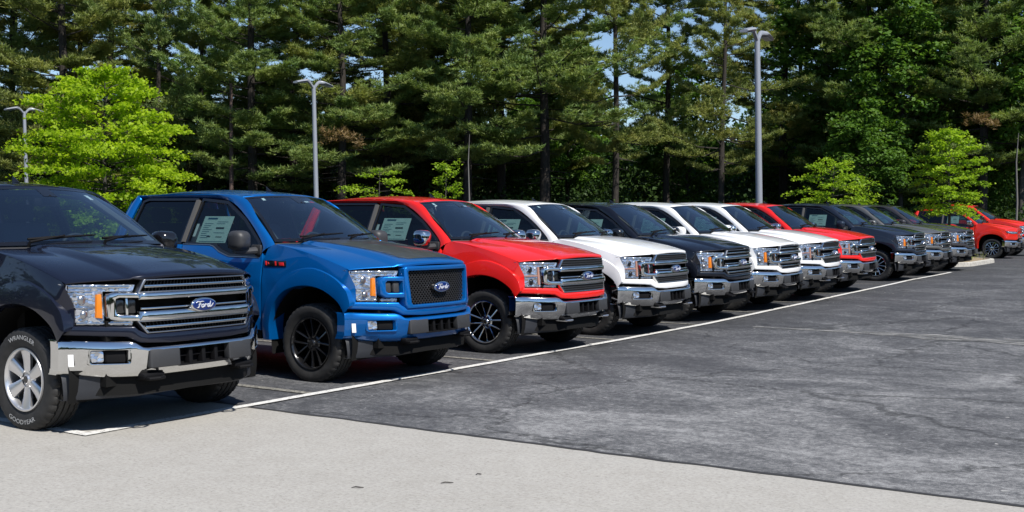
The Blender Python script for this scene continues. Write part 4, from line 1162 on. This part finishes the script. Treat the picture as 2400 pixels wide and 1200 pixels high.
    p('air_dam', 'dam', dam_mb, DAMP, ang=25)
    # wheels
    style, rr, rm = wheels
    for x in WHEELX:
        for sg in (-1, 1):
            wh = empty('wheel', (x, 0, .393), 0, t)
            p('tyre', 'tyre%d%.3f' % (sg, rr), tyre_mb(sg, rr), RUBBER, wh, 30); p('rim', 'rim%d%.3f%s' % (sg, rr, style), rim_mb(sg, rr, style), rm, wh, 35)
            p('hub_cap', 'cap%d' % sg, cap_mb(sg), GLOSSBLK, wh); p('brake', 'brake%d' % sg, brake_mb(sg), CHASSIS, wh)
            if 'letters' in extras: p('lettering', 'tt%d' % sg, tyre_text_mb(sg, rr), WHITEPRINT, wh)
            wh.rotation_euler = (0, (u * 7 + v * 3 + x) % 6.28 if 'letters' not in extras else -.26, 0)
            if 'letters' in extras or True:
                # keep the flattened contact patch at the bottom: spin only the rim
                a = wh.rotation_euler[1]; wh.rotation_euler = (0, 0, 0)
                for ch in wh.children:
                    if ch.name.split('.')[0] in ('rim', 'hub_cap', 'brake'): ch.rotation_euler = (0, a, 0)
    # cabin
    for y in (-.43, .43): p('front_seat', 'seat%.2f' % y, seat_mb(y, -1.85, .52), SEAT); p('headrest', 'hr%.2f' % y, headrest_mb(y, -1.85), SEAT); p('headrest', 'hr2%.2f' % y, headrest_mb(y, -2.62), SEAT)
    p('rear_seat', 'rseat', seat_mb(0, -2.62, 1.40), SEAT); p('dashboard', 'dash', dash_mb, DASH); p('steering_wheel', 'steer', steer_mb, DASH); p('rear_view_mirror', 'rvm', rearview_mb, DARK)
    p('headlining', 'hliner', headliner_mb, LINER)
    p('antenna', 'fin', fin_mb, GLOSSBLK)
    if sticker:
        s_ = p('price_sticker', 'stick', sticker_mb, PAPERG); p('sticker_print', 'stp0', sticker_print_mb(0), PRINTB, s_); p('sticker_print', 'stp1', sticker_print_mb(1), PRINTK, s_)
    if 'sidetag' in extras: p('paper_tag', 'sidetag', sidetag_mb, PAPERW)
    if 'bumpertag' in extras: p('paper_tag', 'bumpertag', bumpertag_mb, PAPERW)
    if 'decal' in extras: p('hood_stripe', 'decal', decal_mb, DECAL, ang=80); p('stripe_border', 'decale', decal_edge_mb, DECAL, ang=80)
    if 'emblem' in extras:
        e = p('fender_emblem', 'emb0', emblem_mb(0), GLOSSBLK); p('emblem_marks', 'emb1', emblem_mb(1), REDMARK, e)
    if 'wstag' in extras: p('windshield_tag', 'wst1', wstag_mb(.49, .545, .80, .90), PAPERW)
    if 'wstag2' in extras: p('windshield_tag', 'wst2', wstag_mb(-.53, -.49, .90, .96), PAPERW); p('windshield_tag', 'wst3', wstag_mb(.08, .18, .84, .87), PAPERW); p('windshield_tag', 'wst4', wstag_mb(.20, .28, .84, .87), REDMARK)
    if 'redtag' in extras: p('hanging_tag', 'redtag', redtag_mb, REDMARK)
    return t
MESHG = mat('mesh_dark_metal', (.030, .030, .032), .30, .3)
MESHS = mat('mesh_silver', (.20, .20, .21), .3, .9)
DAMP = mat('dam_plastic', (.017, .019, .024), .55)
CHROME_W = mat('badge_silver', (.85, .86, .88), .2, .6)
ORANGE_STRIP = mat('light_guide', (.55, .28, .20), .3, 0, coat=.5)
SIX18 = ('six', .246, ALLOY); BLK20 = ('twelve', .266, BLACKRIM); CHR20 = ('twelve', .266, CHROME)

build_truck('black navy pickup with silver six-spoke wheel and white tyre lettering, parked on pale concrete', -7.97, 6.227, P_NAVY, 'xlt', wheels=SIX18, mirror_m=GLOSSBLK, extras=('letters', 'bumpertag', 'wstag'))
build_truck('bright blue pickup with black wheels, dark hood stripe and black mesh grille', -8.026, 9.479, P_BLUE, 'sport', wheels=BLK20, mirror_m=PLASTIC, extras=('decal', 'emblem', 'bumpertag', 'sidetag', 'wstag2'))
build_truck('red pickup with chrome grille parked right beside the bright blue pickup', -8.048, 12.622, P_RED, 'mesh', wheels=CHR20, mirror_m=CHROME, extras=('sidetag', 'wstag2'))
build_truck('white pickup with chrome mirror between the red pickup and a black pickup', -8.107, 15.392, P_WHITE, 'mesh', wheels=CHR20, mirror_m=CHROME, extras=('sidetag', 'wstag2'))
build_truck('black pickup with orange marker lamp standing between two white pickups', -8.15, 18.12, P_BLACK, 'xlt', wheels=SIX18, mirror_m=GLOSSBLK)
build_truck('white pickup with orange marker lamp beside the black pickup between the white ones', -8.10, 20.50, P_WHITE, 'xlt', wheels=SIX18, mirror_m=P_WHITE)
build_truck('white pickup without orange marker lamp, parked against a red pickup on its far side', -8.10, 22.95, P_WHITE, 'mesh', wheels=CHR20, mirror_m=CHROME)
build_truck('red pickup standing between a white pickup and a dark slate one', -8.12, 25.65, P_RED, 'mesh', wheels=CHR20, mirror_m=CHROME, sticker=False)
build_truck('dark slate blue pickup with a large window sticker beyond the second red pickup', -8.10, 30.25, P_SLATE, 'xlt', wheels=CHR20, mirror_m=P_SLATE)
build_truck('mid grey pickup with pale hood between the slate one and the charcoal one', -8.10, 33.15, P_GREY, 'xlt', wheels=CHR20, mirror_m=P_GREY)
build_truck('charcoal pickup last in the row before the planted island', -8.05, 36.1, P_CHAR, 'xlt', wheels=CHR20, mirror_m=P_CHAR)

build_truck('red midsize pickup with slim headlights, beside the planted island behind the young tree', -8.65, 48.5, P_ORED, 'midsize', wheels=CHR20, mirror_m=CHROME, sticker=True)
BIGRED = build_truck('red pickup with black mirror farthest along the row, beyond the red midsize pickup', -8.85, 52.5, P_ORED, 'xlt', wheels=CHR20, mirror_m=GLOSSBLK)

BIGRED.scale = (1.09, 1.07, 1.10)

# ------------------------------------------------------------------ lamp posts
def lamp_pole_mb(H):
    mb = MB(); c = lambda r, z: [(r * math.cos(R(45 * k + 22.5)), r * math.sin(R(45 * k + 22.5)), z) for k in range(8)]
    n = 16; c = lambda r, z: [(r * math.cos(2 * math.pi * k / n), r * math.sin(2 * math.pi * k / n), z) for k in range(n)]
    mb.grid([c(.0, 0), c(.11, 0), c(.105, H * .3), c(.095, H * .7), c(.085, H), c(.0, H)], closed_v=True); return mb
def lamp_arm_mb(sg):
    def f():
        mb = MB(); rows = []
        for k in range(13):
            t = k / 12; x = .05 + 1.05 * t; z = -.10 + .27 * math.sin(min(t * 3.2, 1) * math.pi / 2) - .20 * max(t - .30, 0) ** 1.3
            w_ = .065 + .12 * smooth(.28, .42, t) * (1 - .35 * smooth(.8, 1, t)); h_ = .070 - .026 * smooth(.35, .9, t)
            if k in (0,): pass
            rows.append([(x, w_ * a, z + h_ * b) for a, b in ((-1, 0), (-.8, .8), (0, 1.15), (.8, .8), (1, 0), (.8, -.8), (0, -1), (-.8, -.8))])
        mb.grid([[(sg * x, y, z) for x, y, z in r_] for r_ in rows], closed_v=True)
        b0 = len(mb.v) - 8; mb.f.append(tuple(range(b0, b0 + 8))); mb.m.append(0); return mb
    return f
def lamp_led_mb(sg): return lambda: MB().box((sg * .78, 0, .035), (.40, .22, .014), rot=Matrix.Rotation(R(9) * sg, 3, 'Y'))
LEDP = mat('lamp_panel', (.55, .55, .5), .4)
for (lu, lv), lab in (((-55.45, 36.78), 'grey twin-head lamp post at the left edge, partly behind the bright green tree'), ((-33.8, 36.06), 'grey twin-head lamp post rising behind the blue pickup'), ((-13.08, 33.79), 'tall grey twin-head lamp post standing behind the white and red pickups')):
    lu += .8364 * .17; lv += .548 * .17
    L_ = empty('street_lamp', (lu, lv, gz(lv))); tag(L_, lab, 'lamp post', 'twin-head lamp posts in the car park')
    L_.rotation_euler = Vector((0, 0, 1)).rotation_difference(Vector((-.8364 * .024, -.548 * .024, 1)).normalized()).to_euler()
    H = 7.45 - gz(lv)
    part('pole', L_, 'lamppole', lambda: lamp_pole_mb(H), GALV, ang=60)
    part('base_collar', L_, 'lampcol', lambda: MB().revolve([(.0, .06), (.20, .06), (.20, 0)], 16, axis='z').revolve([(.13, .16), (.15, .06)], 16, axis='z'), GALV)
    for sg in (-1, 1):
        a = empty('lamp_arm', (0, 0, H), R(90), L_)
        part('lamp_head', a, 'lamparm%d' % sg, lamp_arm_mb(sg), GALV, ang=50); part('lamp_panel', a, 'lampled%d' % sg, lamp_led_mb(sg), LEDP)

# ------------------------------------------------------------------ trees
PINES = [pine_mesh(21, 24, 4.5, 1.15, 1.0, .28), pine_mesh(22, 26, 3.6, 1.05, 1.05, .22), pine_mesh(23, 23, 5.5, 1.2, 1.0, .34), pine_mesh(24, 25, 4.8, 1.0, 1.05, .15), pine_mesh(25, 24, 2.8, 1.15, 1.0, .25), pine_mesh(26, 22, 5.0, 1.25, 1.0, .40)]
BROADS = [broad_mesh(31, 19, 2.5, 4.6, 250, 62, .30, .6, .15), broad_mesh(32, 22, 4.0, 4.2, 250, 62, .30, .55, .16), broad_mesh(33, 12, 1.0, 3.6, 170, 60, .26, .6, .09)]
rt = random.Random(8)
PL = [(-110, 70, 'pine cut by the left edge of the view'), (35, 72, 'broad pine behind the left lamp post, highest at the left edge'), (150, 66, 'dense pine directly behind the left half of the bright green tree'),
      (262, 74, 'pine rising straight above the top of the bright green tree'), (372, 67, 'pine beside the right edge of the bright green tree'), (470, 71, 'pine left of the bare wooden pole'),
      (592, 66, 'pine just right of the bare wooden pole'), (690, 75, 'pine immediately left of the lamp post behind the blue pickup'), (800, 66, 'pine with a browned low bough right of the middle lamp post'),
      (905, 70, 'pine standing straight above the roof of the nearer red pickup'), (1010, 76, 'slim pine between the forked pine and the low green sapling'), (1095, 66, 'pine behind the low green sapling by the white roof'),
      (1175, 71, 'dark stemmed pine above the white pickup roof'), (1275, 67, 'pine with wide low boughs over the black pickup'), (1440, 68, 'pine with a dark stem, next left of the one in the sky gap'),
      (1560, 73, 'pine standing in the blue sky gap left of the tallest lamp post'), (1690, 69, 'pine whose stem rises immediately left of the tallest lamp post'), (1835, 77, 'pine right behind the tallest lamp post'),
      (2030, 70, 'thick stemmed pine rising among the broad-leaved trees'), (2200, 74, 'pine behind the young tree on the island'), (2300, 66, 'pine with a browned bough near the right edge'), (2430, 70, 'pine cut by the right edge of the view')]
FRONT = []
for i, (px, D, lab) in enumerate(PL):
    u, v = at(px, D); sc = rt.uniform(.94, 1.10)
    thin = px in (372, 470, 1440, 1560, 1690)
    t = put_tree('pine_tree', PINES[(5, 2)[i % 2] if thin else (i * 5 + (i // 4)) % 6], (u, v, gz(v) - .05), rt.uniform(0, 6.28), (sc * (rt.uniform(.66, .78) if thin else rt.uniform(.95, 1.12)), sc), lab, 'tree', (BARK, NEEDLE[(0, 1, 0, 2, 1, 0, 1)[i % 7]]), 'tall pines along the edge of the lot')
    FRONT.append((px, t))
for i in range(16):
    px = -160 + i * 182 + rt.uniform(-40, 40)
    if 330 < px < 450 or 1440 < px < 1800: continue
    u, v = at(px, rt.uniform(82, 90)); sc = rt.uniform(.95, 1.15)
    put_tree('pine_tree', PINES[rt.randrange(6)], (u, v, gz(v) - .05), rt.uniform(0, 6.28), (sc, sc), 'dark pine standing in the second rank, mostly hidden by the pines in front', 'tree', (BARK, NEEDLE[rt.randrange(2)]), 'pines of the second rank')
for px, D, k, sc, lab in ((1330, 84, 0, .85, 'broad-leaved tree low behind the pine with wide boughs'), (1930, 74, 1, 1.0, 'tall broad-leaved tree right of the tallest lamp post'), (2110, 68, 0, .95, 'leafy green tree between the slate pickup and the island tree'),
                          (2250, 80, 1, 1.0, 'broad-leaved tree filling the gap behind the pine with the browned bough'), (2390, 67, 0, 1.0, 'leafy green tree at the right edge behind the farthest red pickup'), (1840, 84, 2, 1.1, 'bushy tree low behind the tallest lamp post'),
                          (640, 82, 2, 1.1, 'bushy tree low behind the middle lamp post'), (985, 76, 2, .95, 'leafy tree climbing between the two pines above the red roof'), (1225, 78, 2, .9, 'leafy tree below the dark stemmed pine over the white roof'), (1610, 79, 2, 1.15, 'leafy tree low beside the pine in the sky gap'), (2030, 66, 2, .8, 'leafy tree in front of the thick stemmed pine'), (2290, 70, 2, .85, 'leafy tree just left of the farthest red pickup'), (1000, 84, 2, 1.2, 'bushy tree low behind the red pickup roof'), (440, 82, 2, 1.2, 'bushy tree low behind the bright green tree')):
    u, v = at(px, D)
    put_tree('broadleaf_tree', BROADS[k], (u, v, gz(v) - .05), rt.uniform(0, 6.28), (sc, sc), lab, 'tree', (GREYBARK, BROAD), 'broad-leaved trees among the pines')

# browned boughs hang on their pines
def dead_bough(px, py, D, wdt, tree):
    global RNG
    RNG = np.random.default_rng(int(px)); nt = int(26 * wdt / 2); m = 26
    c = np.stack([RNG.uniform(-.5, .5, nt) * wdt, RNG.normal(0, .45, nt), RNG.normal(0, .16, nt)], 1); c[:, 2] -= .9 * (c[:, 0] / wdt + .25) ** 2 * wdt * .5
    Dv = RNG.normal(0, 1, (nt * m, 3)); Dv[:, 2] = np.abs(Dv[:, 2]) * .9 - .2; Dv = unit(Dv); P = np.repeat(c, m, 0) + Dv * .05 + RNG.normal(0, .08, (nt * m, 3))
    V, F = blades(P, Dv, RNG.uniform(.18, .32, nt * m), RNG.uniform(.05, .08, nt * m))
    a = math.atan2(CAMR.y, CAMR.x); u, v = at(px, D); z = zat(py, px, D)
    M = tree.matrix_basis.inverted() @ (Matrix.Translation((u, v, z)) @ Matrix.Rotation(a, 4, 'Z'))
    o = part('dead_bough', tree, None, np_mesh('dead_bough', V, F), DEADN); o.matrix_local = M; o['label'] = 'browned dead bough'; o['kind'] = 'stuff'
bpy.context.view_layer.update()
dead_bough(800, 312, 62, 2.2, FRONT[8][1]); dead_bough(2300, 280, 62, 1.6, FRONT[20][1])

# bright young trees in the lot
MAPLEM = spray_mesh(51, 8.0, 1.3, 3.7, 104, 19, .165, 14, .10, .50, .6)
u, v = at(248, 46); put_tree('maple_tree', MAPLEM, (u, v, gz(v)), 2.2, (1, 1), 'bright yellow-green leafy tree behind the navy pickup', 'tree', (GREYBARK, MAPLE))
YT = [spray_mesh(52, 4.8, 2.6, 1.30, 46, 16, .115, 13, .05, .62), spray_mesh(53, 4.5, 2.6, 2.15, 34, 15, .125, 11, .05, .45), spray_mesh(54, 4.0, 3.2, 1.9, 15, 13, .125, 10, .04, .30), spray_mesh(55, 4.3, 1.6, .85, 26, 10, .12, 10, .04, .9)]
for px, D, k, sc, lab in ((2222, 39.7, 0, 1.0, 'slender young tree on the planted island in front of the red pickups'), (1952, 52, 1, 1.0, 'young spreading green tree behind the slate pickup roof'), (890, 50, 2, 1.0, 'wispy low green tree behind the red pickup roof'), (1046, 50, 3, 1.0, 'small upright green sapling by the first white roof')):
    u, v = at(px, D); put_tree('young_tree', YT[k], (u, v, gz(v) + (.24 if k == 0 else 0)), .4 * k, (sc, sc), lab, 'tree', (GREYBARK, YOUNG), 'young green trees in the lot')

# bare wooden pole and slim bare stems
POLEM = mat('weathered_pole', (.085, .055, .045), .85)
u, v = at(542, 64); o = part('wooden_pole', None, None, MB().tube([(0, 0, 0), (.02, 0, 5), (0, 0, zat(195, 542, 64))], [.13, .115, .09], 10), POLEM); o.location = (u, v, 0); tag(o, 'bare brown wooden pole between the bright green tree and the middle lamp', 'pole')
for px, D, py, r, lab in ((1097, 60, 330, .05, 'slim grey bare stem beside the low green sapling'), (2379, 60, 330, .065, 'slim pale bare stem near the right edge behind the farthest red pickup')):
    u, v = at(px, D); z = zat(py, px, D); o = part('bare_stem', None, None, MB().tube([(0, 0, 0), (.05, .03, z * .4), (-.03, .02, z * .75), (.06, 0, z)], [r, r * .85, r * .6, r * .2], 8), PALEBARK); o.location = (u, v, gz(v)); tag(o, lab, 'tree stem', 'slim bare stems at the forest edge')

# undergrowth and the far wood
def mass(name, seed, n, px0, px1, D0, D1, hfun, size, m, lab):
    global RNG; RNG = np.random.default_rng(seed); P = []
    f = np.array([CAMF.x, CAMF.y]); f /= np.linalg.norm(f); r_ = np.array([CAMR.x, CAMR.y]); r_ /= np.linalg.norm(r_)
    nc = n // 60; D = RNG.uniform(D0, D1, nc); px = RNG.uniform(px0, px1, nc); X = (px - 1200) / 2661 * D
    uv = X[:, None] * r_ + D[:, None] * f
    hz_ = np.array([hfun(a, b) for a, b in zip(px, D)]) * RNG.uniform(0, 1, nc) ** .8
    C = np.concatenate([uv, hz_[:, None] + .2], 1); rep_ = np.repeat(np.arange(nc), 60)
    off = RNG.normal(0, 1, (nc * 60, 3)) * size * [2.2, 2.2, 1.3]
    N = unit(RNG.normal(0, .8, (nc * 60, 3)) + [0, 0, .8]); V, F = leaves(C[rep_] + off, N, RNG.uniform(.7, 1.4, nc * 60) * size)
    o = part(name, None, None, np_mesh(name, V, F), m); tag(o, lab, kind='stuff')
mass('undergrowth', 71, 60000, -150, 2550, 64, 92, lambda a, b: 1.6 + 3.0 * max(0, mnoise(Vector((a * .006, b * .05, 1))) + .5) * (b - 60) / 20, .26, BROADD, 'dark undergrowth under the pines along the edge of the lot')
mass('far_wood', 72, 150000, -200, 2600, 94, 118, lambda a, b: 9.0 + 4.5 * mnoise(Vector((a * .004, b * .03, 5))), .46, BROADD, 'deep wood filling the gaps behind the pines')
# tree ring added to darken reflections; its front arc closes gaps behind the wood
RNG = np.random.default_rng(77); nc = 4800; ang = RNG.uniform(0, 2 * math.pi, nc); rad_ = RNG.uniform(122, 145, nc)
C = np.stack([rad_ * np.cos(ang), rad_ * np.sin(ang), RNG.uniform(0, 1, nc) ** 1.25 * np.where(np.cos(ang - math.atan2(CAMF.y, CAMF.x)) > .8, 9.5, 19) * (1 + .2 * np.sin(ang * 9) + .12 * np.sin(ang * 31))], 1)
rep_ = np.repeat(np.arange(nc), 40); off = RNG.normal(0, 1, (nc * 40, 3)) * [2.6, 2.6, 1.6]
V, F = leaves(C[rep_] + off, unit(RNG.normal(0, 1, (nc * 40, 3)) + [0, 0, .5]), RNG.uniform(1.0, 1.9, nc * 40))
tag(part('added_tree_ring', None, None, np_mesh('added_tree_ring', V, F), BROADD), 'added ring of trees round the lot, darkening reflections and backing the far wood', kind='stuff')
# grass tufts on the island
GRASS = leaf_mat('island_grass', ((.14, .19, .05), (.22, .25, .08), (.30, .30, .12)), .2)
RNG = np.random.default_rng(5); n = 2600
c = np.array([[-8.9, 39.6], [-8.8, 40.4], [-9.6, 41.2], [-9.0, 42.6], [-10.4, 40.0], [-9.4, 43.3]])[RNG.integers(0, 6, n)] + RNG.normal(0, .34, (n, 2))
P = np.concatenate([c, np.full((n, 1), .50)], 1); V, F = blades(P, unit(RNG.normal(0, .35, (n, 3)) + [0, 0, 1]), RNG.uniform(.12, .30, n), RNG.uniform(.012, .022, n))
tag(part('grass', None, None, np_mesh('grass', V, F), GRASS), 'thin dry grass tufts on the planted island', kind='stuff')
